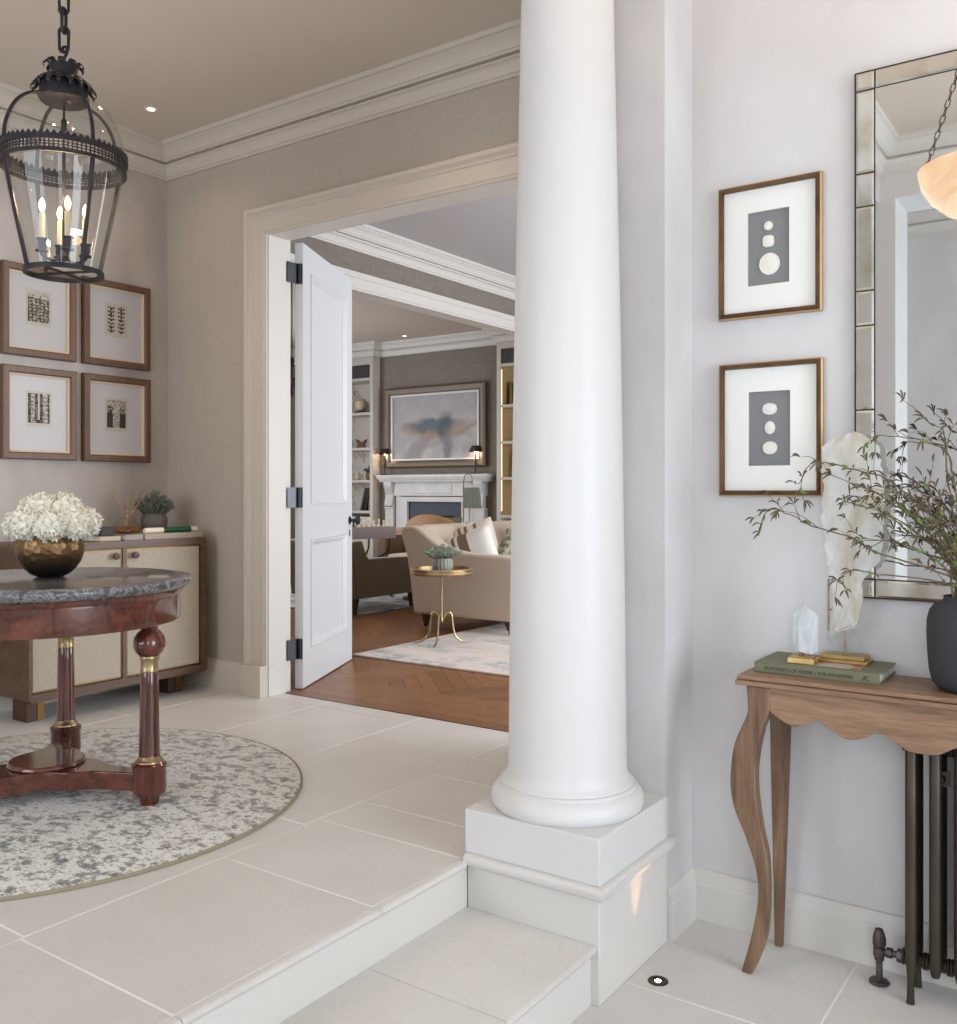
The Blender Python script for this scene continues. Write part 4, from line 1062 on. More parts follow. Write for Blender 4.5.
# branches (each its own thing)
def pod_cluster(mb, p, d, r, s=1.0):
    n = r.randint(2, 4)
    for k in range(n):
        e = (d * .8 + Vector((r.uniform(-1, 1), r.uniform(-.7, .7), r.uniform(-1, .8))) * .75).normalized()
        L = r.uniform(.018, .034) * s
        q = p + e * .003
        mb.tube(smooth_path([q, q + e * L * .5 + Vector((0, 0, .003)), q + e * L + Vector((0, 0, -.004))], 2), [.0009, .0018, .0025, .0022, .0007], 5)
def leaf(mb, p, d, L, w, r):
    e = d.normalized(); s = e.cross(Vector((r.uniform(-.4, .4), 1, r.uniform(-.4, .4)))).normalized() * w; up = Vector((0, 0, w * .5))
    a = mb.V(p); b = mb.V(p + e * L * .45 + s); c_ = mb.V(p + e * L); d_ = mb.V(p + e * L * .45 - s); m_ = mb.V(p + e * L * .5 - up)
    mb.face([a, b, m_]); mb.face([b, c_, m_]); mb.face([c_, d_, m_]); mb.face([d_, a, m_])
def branch(path, seed, label, tips=True, twigs=4, r0=.0030, nleaf=5):
    r = random.Random(seed)
    base = Vector((VX + r.uniform(-.012, .012), VY + r.uniform(-.012, .012), CT + .10)); neck = Vector((VX + r.uniform(-.035, -.0), VY + r.uniform(-.03, .03), CT + .252))
    P = [base, neck] + [Vector(p) for p in path]
    sp = smooth_path(P, 5); loc = Vector((VX, VY, CT + .06))
    # slight wobble
    for i in range(10, len(sp)): sp[i] = sp[i] + Vector((r.uniform(-.002, .002), r.uniform(-.004, .004), r.uniform(-.002, .002)))
    sp = [p - loc for p in sp]; n = len(sp)
    mb = MB()
    mb.tube(sp, [r0 * (1 - .72 * i / n) for i in range(n)], 6)
    pods = mb; lv = mb
    for k in range(twigs):
        mb.mi = 0
        i = int(n * (.35 + .6 * (k + r.random()) / twigs)); i = min(i, n - 2)
        d = (sp[i + 1] - sp[i]).normalized(); e = (d + Vector((r.uniform(-.8, .8), r.uniform(-.5, .5), r.uniform(-.5, .9)))).normalized()
        L = r.uniform(.04, .11); tw = smooth_path([sp[i], sp[i] + e * L * .5 + Vector((0, 0, r.uniform(-.01, .01))), sp[i] + e * L + Vector((0, 0, r.uniform(-.02, .015)))], 4)
        mb.tube(tw, [.0014 * (1 - .6 * q / len(tw)) for q in range(len(tw))], 5)
        mb.mi = 1; pod_cluster(pods, tw[-1], e, r)
        if r.random() < .35: pod_cluster(pods, tw[len(tw) // 2], e, r, .8)
    mb.mi = 1
    if tips: pod_cluster(pods, sp[-1], (sp[-1] - sp[-2]).normalized(), r, 1.1)
    for k in range(max(1, twigs // 2)):
        i = int(n * r.uniform(.45, .97)); pod_cluster(pods, sp[min(i, n - 1)], Vector((r.uniform(-1, .3), r.uniform(-.3, .3), r.uniform(-1, 1))), r, .9)
    mb.mi = 2
    for k in range(nleaf):
        i = int(n * r.uniform(.22, .95)); i = min(i, n - 2); d = (sp[i + 1] - sp[i]).normalized() + Vector((r.uniform(-.5, .5), r.uniform(-.5, .5), r.uniform(-.3, .5)))
        leaf(lv, sp[i], d, r.uniform(.018, .03), r.uniform(.003, .0055), r)
    o = mb.build('branch', [M['twig'], M['catkin'], M['leafgreen']], loc=loc, smooth=50)
    return tag(o, label, 'branch', 'twiggy branches in the black vase')
Y0 = 2.72
bl = 'brown twiggy branch with small pods rising from the black vase'
branch([(-.407, 2.74, .861), (-.565, 2.72, .912), (-.649, 2.71, .958), (-.744, 2.70, .984), (-.793, 2.70, 1.012), (-.850, 2.70, 1.030), (-.872, 2.70, 1.022), (-.885, 2.70, .990)], 1, 'longest low branch from the vase, its tip drooping left of the crystals', twigs=6, nleaf=6)
branch([(-.40, 2.74, .93), (-.449, 2.72, 1.029), (-.551, 2.71, 1.115), (-.626, 2.70, 1.14), (-.704, 2.70, 1.161), (-.752, 2.70, 1.154), (-.773, 2.70, 1.1), (-.764, 2.70, 1.059)], 2, 'arching branch from the vase whose tip hangs in front of the lower gilt frame', twigs=6)
branch([(-.37, 2.74, .95), (-.385, 2.72, 1.10), (-.40, 2.71, 1.18), (-.449, 2.70, 1.212), (-.506, 2.70, 1.225), (-.565, 2.70, 1.231), (-.603, 2.70, 1.204)], 3, 'high branch from the vase bending left across the top of the slab', twigs=5)
branch([(-.38, 2.74, .95), (-.40, 2.73, 1.10), (-.407, 2.73, 1.198), (-.414, 2.73, 1.245), (-.435, 2.72, 1.257), (-.456, 2.72, 1.277)], 4, 'upright branch with one pod cluster, the tip standing highest over the mirror glass', twigs=3)
branch([(-.393, 2.73, .833), (-.442, 2.72, .848), (-.573, 2.70, .857), (-.626, 2.69, .870), (-.665, 2.69, .839), (-.680, 2.69, .79)], 5, 'lowest branch from the vase curling down before the selenite slab', twigs=3, nleaf=2)
branch([(-.390, 2.74, .88), (-.44, 2.73, .94), (-.506, 2.72, .981), (-.573, 2.71, 1.051), (-.595, 2.71, 1.071), (-.634, 2.70, 1.051)], 6, 'branch from the vase with its hooked tip at the middle of the slab', twigs=5)
rb = random.Random(42)
for k in range(14):
    ang = rb.uniform(-.95, 1.0) if k > 8 else rb.uniform(-1.0, -.25)
    L = rb.uniform(.34, .50) if k > 8 else rb.uniform(.26, .46)
    dy = rb.uniform(-.09, .02); pts = []
    for q in (1, 2, 3, 4):
        f = q / 4; aa = ang * (.45 + .65 * f)
        pts.append((VX + math.sin(aa) * L * f * .95, VY - .02 + dy * f, CT + .25 + math.cos(aa) * L * f))
    branch(pts, 100 + k, bl, twigs=4, nleaf=5)

# mirror
t = thing('wall_mirror', 'tall wall mirror with antiqued mirrored border above the console', 'mirror', (-.672, 2.92, .772))
mw, mh = .60, 1.535; bs_ = .054
MB().box(-.0025, mw + .0025, -.0215, -.0005, -.0025, mh + .0025).build('backing', M['seam'], t)
MB().box(bs_ + .002, mw - bs_ - .002, -.0235, -.0217, bs_ + .002, mh - bs_ - .002).build('mirror_glass', M['mirror'], t)
def mtile(x0, x1, z0_, z1_):
    mb = MB(); g_ = .0024; b_ = .006
    a = [mb.V(p) for p in ((x0 + g_, -.0217, z0_ + g_), (x1 - g_, -.0217, z0_ + g_), (x1 - g_, -.0217, z1_ - g_), (x0 + g_, -.0217, z1_ - g_))]
    c_ = [mb.V(p) for p in ((x0 + g_ + b_, -.0245, z0_ + g_ + b_), (x1 - g_ - b_, -.0245, z0_ + g_ + b_), (x1 - g_ - b_, -.0245, z1_ - g_ - b_), (x0 + g_ + b_, -.0245, z1_ - g_ - b_))]
    mb.face(c_); mb.face(a[::-1])
    for i in range(4): mb.face([a[i], a[(i + 1) % 4], c_[(i + 1) % 4], c_[i]])
    mb.build('border_tile', M['antique'], t, smooth=0)
zs = [0, .049]; 
for z in (.975, 1.22, 1.32, 1.566, 1.668, 1.914, 2.011, 2.255): zs.append(z - .772)
zs = [0, bs_, .108, .203, .448, .548, .794, .896, 1.142, 1.239, mh - bs_, mh]
for a, b in zip(zs[:-1], zs[1:]): mtile(0, bs_, a, b); mtile(mw - bs_, mw, a, b)
xs_ = [bs_, .30, mw - bs_]
for a, b in zip(xs_[:-1], xs_[1:]): mtile(a, b, mh - bs_, mh); mtile(a, b, 0, bs_)

# gilt framed cameos
def cameo_frame(x0, x1, z0_, z1_, label, win, cams):
    w = x1 - x0; h = z1_ - z0_
    t = thing('cameo_frame', label, 'picture', (x0, 2.92, z0_), 0, 'framed plaster cameos')
    F = [(0, 0), (0, .018), (.003, .022), (.006, .022), (.010, .028), (.016, .026), (.018, .020), (.018, 0)]
    mp = lambda u, v, q: (u, -q - .0005, v)
    fr = MB().sweep([(0, 0), (w, 0), (w, h), (0, h)], [(.004, 0), (.004, .022), (.007, .024), (.010, .030), (.016, .028), (.018, .020), (.018, 0)], True, mp).build('frame', M['goldframe'], t, smooth=25)
    MB().sweep([(0, 0), (w, 0), (w, h), (0, h)], [(0, 0), (0, .018), (.0042, .021), (.0042, 0)], True, mp).build('gilt_edge', M['goldedge'], fr, smooth=25)
    a, b, c_, d_ = win
    mb = MB(); mb.box(.015, a, -.014, -.006, .015, h - .015); mb.box(b, w - .015, -.014, -.006, .015, h - .015); mb.box(a, b, -.014, -.006, .015, c_); mb.box(a, b, -.014, -.006, d_, h - .015)
    mb.build('mount', M['whitemount'], t, smooth=0)
    MB().box(.012, w - .012, -.005, -.001, .012, h - .012).build('grey_ground', M['greycard'], t)
    for (cx, cz, rx, rz, p) in cams:
        mb = MB(); top = []; rings = []
        for (s, d0) in ((1.0, .005), (1.0, .0085), (.93, .0105), (.86, .0095), (.80, .0098), (.4, .0125)):
            ring_ = []
            for k in range(32):
                an = 2 * PI * k / 32; e = (abs(math.cos(an)) ** p + abs(math.sin(an)) ** p) ** (-1 / p)
                ring_.append(mb.V((cx + s * rx * e * math.cos(an), -d0, cz + s * rz * e * math.sin(an))))
            rings.append(ring_)
        for A_, B_ in zip(rings[:-1], rings[1:]):
            for k in range(32): mb.face([A_[k], A_[(k + 1) % 32], B_[(k + 1) % 32], B_[k]])
        mb.face(rings[-1]); mb.build('cameo', M['cameo'], t, smooth=50)
cameo_frame(-1.090, -.769, 1.626, 2.045, 'gilt frame with round and square cameos, the upper of the two', (.093, .223, .099, .329),
            [(.157, .282, .0135, .0140, 2), (.157, .234, .0175, .0185, 3.4), (.160, .163, .0320, .0345, 2)])
cameo_frame(-1.088, -.766, 1.067, 1.485, 'gilt frame with three small oval cameos, the lower of the two', (.094, .224, .095, .326),
            [(.159, .271, .0225, .018, 2.3), (.160, .213, .016, .0205, 2), (.160, .150, .0225, .020, 2.2)])

# radiator
t = thing('column_radiator', 'dark bronze column radiator standing on the floor under the console', 'radiator', (-.495, 2.80, ZL))
zt = .76
for s in range(9):
    x = .0 + .0600 * s
    mb = MB()
    for (y, r) in ((-.045, .0155), (0.0, .0145), (.045, .0155)):
        zb = .10 if s else .10
        mb.tube([(x, y, .085), (x, y, .11), (x, y, zt - .03), (x, y * .8, zt - .008)], [.011, r, r, .010], 14)
    mb.tube(smooth_path([(x, -.045, zt - .03), (x, -.03, zt - .004), (x, .03, zt - .004), (x, .045, zt - .03)], 4), .0145, 12)
    mb.tube([(x, -.04, .105), (x, .04, .105)], .016, 12)
    T = Matrix.Translation((x, 0, 0)) @ Matrix.Rotation(PI/2, 4, 'Y')
    for zz in (.100, zt - .07): 
        T = Matrix.Translation((x - .030, 0, zz)) @ Matrix.Rotation(PI/2, 4, 'Y'); mb.lathe([(.020, 0), (.023, .002), (.023, .006), (.018, .009), (.018, .051), (.023, .054), (.023, .058), (.020, .060)], n=20, T=T)
    sec = mb.build('section', M['radiator'], t, smooth=50)
    if s in (0, 8):
        for y in (-.048, .048):
            mb = MB(); mb.tube([(x, y, .11), (x, y * 1.05, .06), (x, y * 1.1, .012), (x, y * 1.12, 0.0005)], [.0125, .009, .010, .011], 10); mb.build('foot', M['radiator'], sec)
mb = MB(); mb.box(.052, .090, -.02, -.008, zt - .17, zt - .13)
mb.lathe([(.010, 0), (.012, .004), (.008, .012)], n=6, T=Matrix.Translation((.071, -.019, zt - .15)) @ Matrix.Rotation(PI/2, 4, 'X')); mb.build('wall_stay', M['valve'], t, smooth=30)
v = thing('radiator_valve', 'small cast metal radiator valve on its pipe at the left end of the radiator', 'valve', (-.588, 2.812, ZL))
MB().lathe([(.026, .0005), (.028, .004), (.024, .009), (.012, .011), (.009, .014), (.009, .062), (.013, .066), (.013, .075), (.016, .078), (.016, .100), (.012, .104)], n=20).build('pipe', M['valve'], v)
MB().lathe([(.013, .104), (.018, .108), (.018, .128), (.014, .142), (.010, .152), (.002, .155)], n=10).build('valve_cap', M['valve'], v, smooth=20)
MB().lathe([(.009, 0), (.009, .012), (.015, .014), (.015, .028), (.010, .030), (.010, .040), (.019, .042), (.021, .060)], n=8, T=Matrix.Translation((.006, 0, .092)) @ Matrix.Rotation(PI/2, 4, 'Y')).build('union_nut', M['valve'], v, smooth=20)

# floor uplight
t = thing('floor_uplight', 'small round recessed uplight in the lower stone floor beside the pedestal', 'floor light', (-1.102, 2.465, ZL))
MB().lathe([(.016, .0015), (.020, .003), (.027, .0025), (.029, .0005), (.014, .0005), (.016, .0015)], n=32, cap=False).build('bezel', M['bronzering'], t)
MB().lathe([(.0145, .0010), (.009, .0014)], n=24, cap=False).build('inner_ring', M['black'], t)
MB().lathe([(.009, .0014), (.002, .0018)], n=24, cap=False).build('lens', M['led'], t)

# alabaster pendant in the vestibule (seen in the mirror)
t = thing('alabaster_pendant', 'glowing alabaster bowl pendant on chains, seen reflected in the mirror', 'pendant light', (-.438, 1.83, 0))
MB().lathe([(.020, 2.095), (.08, 2.105), (.15, 2.135), (.205, 2.185), (.236, 2.235), (.247, 2.285), (.248, 2.298), (.238, 2.298), (.235, 2.28), (.222, 2.235), (.19, 2.195), (.14, 2.155), (.07, 2.125), (.002, 2.12)], n=64).build('alabaster_bowl', M['alabaster'], t, smooth=50)
for k in range(3):
    a = math.radians(185 + 120 * k); mb = MB()
    p0 = Vector((.235 * math.cos(a), .235 * math.sin(a), 2.30)); p1 = Vector((.015 * math.cos(a), .015 * math.sin(a), 2.97)); d_ = (p1 - p0)
    nl = 24
    for i in range(nl):
        q0 = p0 + d_ * (i / nl - .004); q1 = p0 + d_ * ((i + 1) / nl + .004); ax = (q1 - q0).normalized(); sd = ax.cross(Vector((0, 0, 1))).normalized() if i % 2 == 0 else ax.cross(ax.cross(Vector((0, 0, 1)))).normalized()
        w_ = .0075
        mb.tube([q0, q0 + ax * .005 + sd * w_, q1 - ax * .005 + sd * w_, q1, q1 - ax * .005 - sd * w_, q0 + ax * .005 - sd * w_], .0022, 5, closed=True)
    mb.build('chain', M['iron'], t)
MB().lathe([(.002, 2.955), (.02, 2.96), (.025, 2.99), (.05, 3.03), (.055, 3.0495), (.002, 3.0495)], n=24).build('ceiling_rose', M['iron'], t)

# ================================================================== FAR ROOM
tag(MB().box(-4.22, -1.6, 4.60, 7.9, .0015, .013).build('rug', M['rug2'], bevel=.003), 'pale distressed rectangular rug under the side table and sofa', 'rug')
# sofa
t = thing('sofa', 'oatmeal linen sofa with flared arms seen from its end', 'sofa', (-4.25, 5.8, .0135))
o_ = Vector((4.25, 0)); zs_ = -.0135
armp = [(-4.676, .120), (-4.690, .22), (-4.703, .32), (-4.720, .43), (-4.745, .56), (-4.785, .69), (-4.813, .755), (-4.808, .788), (-4.780, .804), (-4.747, .809), (-4.690, .808), (-4.650, .800), (-4.600, .775), (-4.540, .735), (-4.474, .692), (-4.42, .665), (-4.372, .645), (-4.300, .628), (-4.20, .615), (-4.041, .607), (-3.85, .602), (-3.76, .595), (-3.725, .565), (-3.715, .50), (-3.72, .3), (-3.725, .12)]
ap = [(x + 4.25, z + zs_) for x, z in armp]
for (a, b) in ((0, .15), (2.0, 2.15)):
    MB().prism(ap, 'y', a, b).build('arm', M['sofa'], t, bevel=.022, seg=4, smooth=50)
bp_ = [(-4.66, .12), (-4.703, .32), (-4.745, .56), (-4.785, .69), (-4.813, .755), (-4.808, .788), (-4.780, .806), (-4.74, .815), (-4.69, .812), (-4.655, .79), (-4.60, .66), (-4.54, .44), (-4.50, .12)]
MB().prism([(x + 4.25, z + zs_) for x, z in bp_], 'y', .14, 2.01).build('backrest', M['sofa'], t, smooth=60)
MB().box(-.30, .50, .14, 2.01, .12 + zs_, .30).build('seat_base', M['sofa'], t, bevel=.01)
for (a, b) in ((.152, 1.07), (1.08, 1.998)): MB().box(-.29, .53, a, b, .30, .45).build('seat_cushion', M['cushcream'], t, bevel=.035, seg=4)
for (x, y) in ((-.36, .08), (-.36, 2.07), (.44, .08), (.44, 2.07)):
    s = -1 if x < 0 else 1
    lg = MB().frustum((x - .016, x + .016, y - .016, y + .016), (x - .035 - .02 * s, x + .035 - .02 * s, y - .03, y + .03), .030, .115).build('leg', M['darkleg'], t)
    MB().lathe([(.003, -.008), (.015, -.008), (.015, .008), (.003, .008)], n=16, T=Matrix.Translation((x, y, .0155)) @ Matrix.Rotation(PI/2, 4, 'X')).build('castor', M['black'], lg)
# pillows
def pillow(name, label, loc, w, h, th, rot, m, stripes=None):
    t = thing(name, label, 'cushion', loc); t.rotation_euler = rot
    mb = MB(); N = 14; g = {}
    for side in (0, 1):
        for i in range(N + 1):
            for j in range(N + 1):
                if side and (i in (0, N) or j in (0, N)): g[(1, i, j)] = g[(0, i, j)]; continue
                u = -1 + 2 * i / N; v = -1 + 2 * j / N
                d_ = ((1 - u ** 4) * (1 - v ** 4)) ** .5 * th / 2
                cx = u * (1 - .06 * (1 - abs(v)) ** 1 * abs(u)) ; cz = v * (1 - .06 * (1 - abs(u)) * abs(v))
                g[(side, i, j)] = mb.V((cx * w / 2, (-d_ if side == 0 else d_), cz * h / 2))
        for i in range(N):
            for j in range(N):
                mb.mi = 1 if (stripes and i in stripes) else 0
                f = [g[(side, i, j)], g[(side, i + 1, j)], g[(side, i + 1, j + 1)], g[(side, i, j + 1)]]
                mb.face(f if side == 0 else f[::-1])
    mb.build('cushion_cover', [m, M['pillowstripe']], t, smooth=70); return t
pillow('scatter_cushion', 'white cushion with taupe stripes leaning in the near sofa corner', (-4.34, 6.16, .585), .40, .40, .13, (math.radians(-14), math.radians(-24), math.radians(18)), M['pillowwhite'], (2, 4, 5, 6))
pillow('scatter_cushion', 'beige striped cushion behind the white striped one on the sofa', (-4.46, 6.36, .64), .38, .38, .12, (math.radians(-14), math.radians(-20), math.radians(30)), M['cushcream'], (3, 5, 8))
pillow('scatter_cushion', 'leaf-print green and cream cushion lying on the sofa', (-4.10, 6.50, .55), .44, .40, .14, (math.radians(-35), math.radians(20), math.radians(20)), M['pillowleaf'])
pillow('scatter_cushion', 'dark green velvet cushion at the right of the sofa', (-4.16, 7.0, .66), .42, .42, .13, (math.radians(-15), math.radians(-10), math.radians(60)), M['pillowgreen'])

# brass side table
t = thing('side_table', 'small round brass tray table on three curved legs beside the sofa', 'table', (-3.985, 5.26, .0135))
mb = MB(); mb.lathe([(.002, .488), (.205, .488), (.212, .492), (.214, .500), (.214, .532), (.209, .532), (.209, .500), (.002, .498)], n=56); mb.build('tray', M['brass'], t, smooth=50)
mb = MB(); mb.lathe([(.212, .500), (.219, .503), (.219, .508), (.212, .510)], n=56, cap=False); mb.lathe([(.212, .526), (.218, .529), (.218, .533), (.209, .534)], n=56, cap=False); mb.build('tray_rim', M['goldedge'], t)
MB().lathe([(.002, .150), (.010, .155), (.014, .165), (.010, .176), (.008, .19), (.007, .45), (.012, .48), (.03, .488)], n=20).build('stem', M['brass'], t)
for a in (210, 290, 50):
    aa = math.radians(a); ca, sa = math.cos(aa), math.sin(aa)
    pts = smooth_path([(.010, .175), (.035, .215), (.060, .220), (.075, .19), (.082, .12), (.100, .055), (.135, .022), (.172, .010), (.200, .012)], 4)
    MB().tube([(p.x * ca, p.x * sa, p.y) for p in pts], [.007] * (len(pts) - 8) + [.007 - .0005 * i for i in range(8)], 8).build('leg', M['brass'], t)
t = thing('potted_plant', 'ribbed pale grey pot of sage green foliage on the brass side table', 'plant', (-3.975, 5.26, .0135 + .4985))
ribbed_pot('pot', .072, .105, 18, M['palepot'], t); tuft('foliage', 170, .125, .115, M['sage'], t, .09, 8, .003)

# ================================================================== SITTING ROOM
tag(MB().box(-9.0, -5.56, 6.15, 9.0, .0015, .012).build('rug', M['rug3'], bevel=.003), 'blue-grey patterned rug under the armchairs in the sitting room', 'rug')
def club_chair(loc, rotz, label, m, ms, back=.62, arm=.45, w=.78, dp=.82, round_back=False):
    """faces local +Y; width along x"""
    t = thing('armchair', label, 'armchair', loc, rotz)
    side = [(0, .14), (-.035, .40), (-.055, back - .03), (-.045, back), (.06, back + .005), (.085, back - .03), (.115, arm + .06), (.16, arm + .01), (.25, arm + .01), (dp - .15, arm), (dp - .04, arm - .02), (dp, arm - .08), (dp, .14)]
    sp = smooth_path(side, 3)
    for sx in (-1, 1):
        a, b = sorted((sx * w / 2, sx * (w / 2 - .12))); MB().prism([(p.x, p.y) for p in sp], 'x', a, b).build('arm', m, t, bevel=.015, seg=3, smooth=60)
    bk = [(0.0, .14), (-.035, .40), (-.055, back - .03), (-.04, back + .01), (.06, back + .015), (.09, back - .03), (.14, .30), (.14, .14)]
    if not round_back:
        MB().prism(bk, 'x', -w/2 + .115, w/2 - .115).build('backrest', m, t, bevel=.012, seg=3, smooth=60)
    else:
        mb = MB(); N = 16; R_ = []
        for i in range(N + 1):
            u = -1 + 2 * i / N; x = u * w * .44; h = back + .17 * (1 - u * u) ** .6; yo = .12 * u * u
            R_.append([mb.V((x, yo - .03, .2)), mb.V((x, yo - .07, h - .02)), mb.V((x, yo - .03, h)), mb.V((x, yo + .03, h - .02)), mb.V((x, yo + .10, .2))])
        for A_, B_ in zip(R_[:-1], R_[1:]):
            for k in range(5): mb.face([A_[k], A_[(k + 1) % 5], B_[(k + 1) % 5], B_[k]])
        mb.face(R_[0]); mb.face(R_[-1][::-1]); mb.build('backrest', m, t, smooth=50)
    MB().box(-w/2 + .12, w/2 - .12, .10, dp - .02, .14, .30).build('seat_base', m, t, bevel=.01)
    MB().box(-w/2 + .125, w/2 - .125, .12, dp, .30, .40).build('seat_cushion', ms, t, bevel=.03, seg=3)
    for sx in (-1, 1):
        for y in (.04, dp - .06):
            x = sx * (w/2 - .06); MB().frustum((x - .013, x + .013, y - .013, y + .013), (x - .028, x + .028, y - .028, y + .028), .0005, .145).build('leg', M['darkleg'], t)
    return t
club_chair((-5.90, 6.05, 0.012), 0, 'taupe velvet low armchair seen side-on beyond the open door', M['brownvelvet'], M['brownvelvet'], back=.635, arm=.47, w=.80, dp=.88)
club_chair((-6.30, 8.44, .012), math.radians(176), 'tan armchair with khaki seat facing the camera before the bookcase', M['tandark'], M['seatsage'], back=.66, arm=.60, w=.74, dp=.74)
club_chair((-6.72, 8.62, .012), math.radians(0), 'tan round-backed armchair standing before the fireplace', M['tan'], M['tan'], back=.64, arm=.5, w=.92, dp=.56, round_back=True)
club_chair((-6.75, 4.9, .0), math.radians(-60), 'pale linen armchair glimpsed through the gap at the door hinges', M['sofa'], M['cushcream'], back=.75, arm=.55, w=.85, dp=.85)
pillow('scatter_cushion', 'grey-green cushion on the round-backed armchair by the fireplace', (-6.58, 8.83, .62), .34, .34, .12, (math.radians(-10), 0, 0), M['pillowgrey'])
pillow('scatter_cushion', 'rust orange cushion on the round-backed armchair showing over the sofa back', (-6.33, 8.98, .57), .30, .30, .10, (math.radians(-10), math.radians(5), 0), M['orange'])
# coffee table
t = thing('coffee_table', 'low round cream coffee table between the armchairs', 'table', (-5.80, 7.36, .012))
MB().lathe([(.30, .415), (.345, .42), (.352, .43), (.352, .442), (.345, .447), (.002, .448)], n=48).build('table_top', M['cushcream'], t)
MB().lathe([(.20, .0005), (.21, .02), (.10, .06), (.06, .12), (.06, .36), (.12, .40), (.30, .4155)], n=32).build('pedestal', M['darkleg'], t)
# chess table
t = thing('games_table', 'rosewood games table with crossed metal legs and chess pieces', 'table', (-6.57, 7.22, .012), math.radians(-27))
MB().box(-.34, .34, -.30, .30, .60, .718).build('table_top', M['purplewood'], t, bevel=.005)
MB().box(.3405, .3415, -.28, -.20, .61, .708).build('satinwood_panel', M['orangewood'], t)
for (x, y) in ((-.28, -.25), (.28, -.25), (-.28, .25), (.28, .25)):
    mb = MB(); mb.tube(smooth_path([(x, y, .60), (x * .9, y * .9, .45), (x * .25, y * .25, .30), (x * .9, y * .9, .06), (x * 1.1, y * 1.1, .008)], 4), .010, 8); mb.build('leg', M['black'], t)
MB().lathe([(.03, .28), (.03, .32)], n=12).build('leg_hub', M['black'], t)
hs = (.085, .06, .078, .06, .098, .06, .086, .06, .075, .06)
for k in range(20):
    col_, row = k // 2, k % 2
    white = col_ >= 3
    h = hs[col_] if row else hs[(col_ + 1) % 10]
    lx = .27 - .13 * row; ly = -.24 + .054 * col_; c27, s27 = math.cos(math.radians(-27)), math.sin(math.radians(-27)); x = -6.57 + lx * c27 - ly * s27; y = 7.22 + lx * s27 + ly * c27
    o = MB().lathe([(.016, 0), (.017, .005), (.011, .012), (.008, h * .5), (.011, h * .58), (.007, h * .65), (.012, h * .82), (.009, h * .95), (.002, h)], n=12).build('chess_piece', M['chesswhite'] if white else M['chessblack'], loc=(x, y, .7305))
    tag(o, ('pale boxwood chess piece on the games table' if white else 'dark chess piece on the games table beside the door edge'), 'chess piece', 'pale chess pieces' if white else 'dark chess pieces')

# fireplace
YW = 9.76
t = thing('fireplace', 'carved pale marble fireplace with dark slate firebox in the sitting room', 'fireplace', (-7.30, 9.54, 0)); t.scale = (.985, .62, 1)
mb = MB(); mb.box(-.90, .90, -.27, -.0005, 1.262, 1.302); mb.box(-.885, .885, -.25, -.0005, 1.238, 1.262); mb.box(-.87, .87, -.22, -.0005, 1.210, 1.238); mb.build('mantel_shelf', M['mantelstone'], t, bevel=.004)
mb = MB(); mb.box(-.80, .80, -.14, -.0005, 1.03, 1.21); mb.box(-.30, .30, -.155, -.13, 1.06, 1.18); mb.box(-.82, .82, -.16, -.0005, 1.195, 1.21); mb.build('frieze', M['mantelstone'], t, bevel=.004)
for sx in (-1, 1):
    a, b = sorted((sx * .80, sx * .66)); 
    mb = MB(); mb.box(a, b, -.15, -.0005, .001, .86); mb.box(a - .012, b + .012, -.165, -.0005, .001, .12); mb.box(a - .012, b + .012, -.168, -.0005, .86, .885)
    jm = mb.build('jamb', M['mantelstone'], t, bevel=.004)
    cx = sx * .73; pf = smooth_path([(-.05, .885), (-.175, .89), (-.19, .93), (-.165, .99), (-.155, 1.04), (-.185, 1.10), (-.215, 1.15), (-.225, 1.20), (-.20, 1.212), (-.05, 1.212)], 3)
    MB().prism([(p.x, p.y) for p in pf], 'x', cx - .065, cx + .065).build('corbel', M['mantelstone'], jm, bevel=.006, smooth=50)
mb = MB(); mb.box(-.56, -.44, -.12, -.0005, .001, 1.02); mb.box(.44, .56, -.12, -.0005, .001, 1.02); mb.box(-.44, .44, -.12, -.0005, .955, 1.02); mb.build('slip', M['mantelstone'], t, bevel=.004)
for a in (-.64, .56): MB().box(a, a + .08, -.10, -.0005, .001, 1.03).build('inner_jamb', M['mantelstone'], t)
MB().box(-.44, .44, -.06, -.0005, .001, .955).build('firebox', M['firebox'], t)
MB().box(-.30, .30, -.075, -.06, .001, .78).build('fire_opening', M['fireblack'], t)  # near-black slab on the firebox face, marks the opening
MB().box(-.85, .85, -.55, -.17, .001, .03).build('hearth', M['slate'], t)
# painting
t = thing('large_painting', 'large pale abstract seascape painting in a pewter frame over the mantel', 'painting', (-7.32, 9.54, 1.915))
w, h = 1.60, 1.045
mp = lambda u, v, q: (u, -q - .0005, v)
R4 = [(-w/2, -h/2), (w/2, -h/2), (w/2, h/2), (-w/2, h/2)]
MB().sweep(R4, [(0, 0), (0, .05), (.02, .075), (.05, .07), (.085, .05), (.095, .045), (.095, 0)], True, mp).build('frame', M['pframe'], t, smooth=30)
MB().sweep(R4, [(.095, 0), (.095, .055), (.118, .055), (.118, 0)], True, mp).build('white_slip', M['white'], t, smooth=0)
MB().box(-w/2 + .10, w/2 - .10, -.030, -.001, -h/2 + .10, h/2 - .10).build('canvas', M['painting'], t)
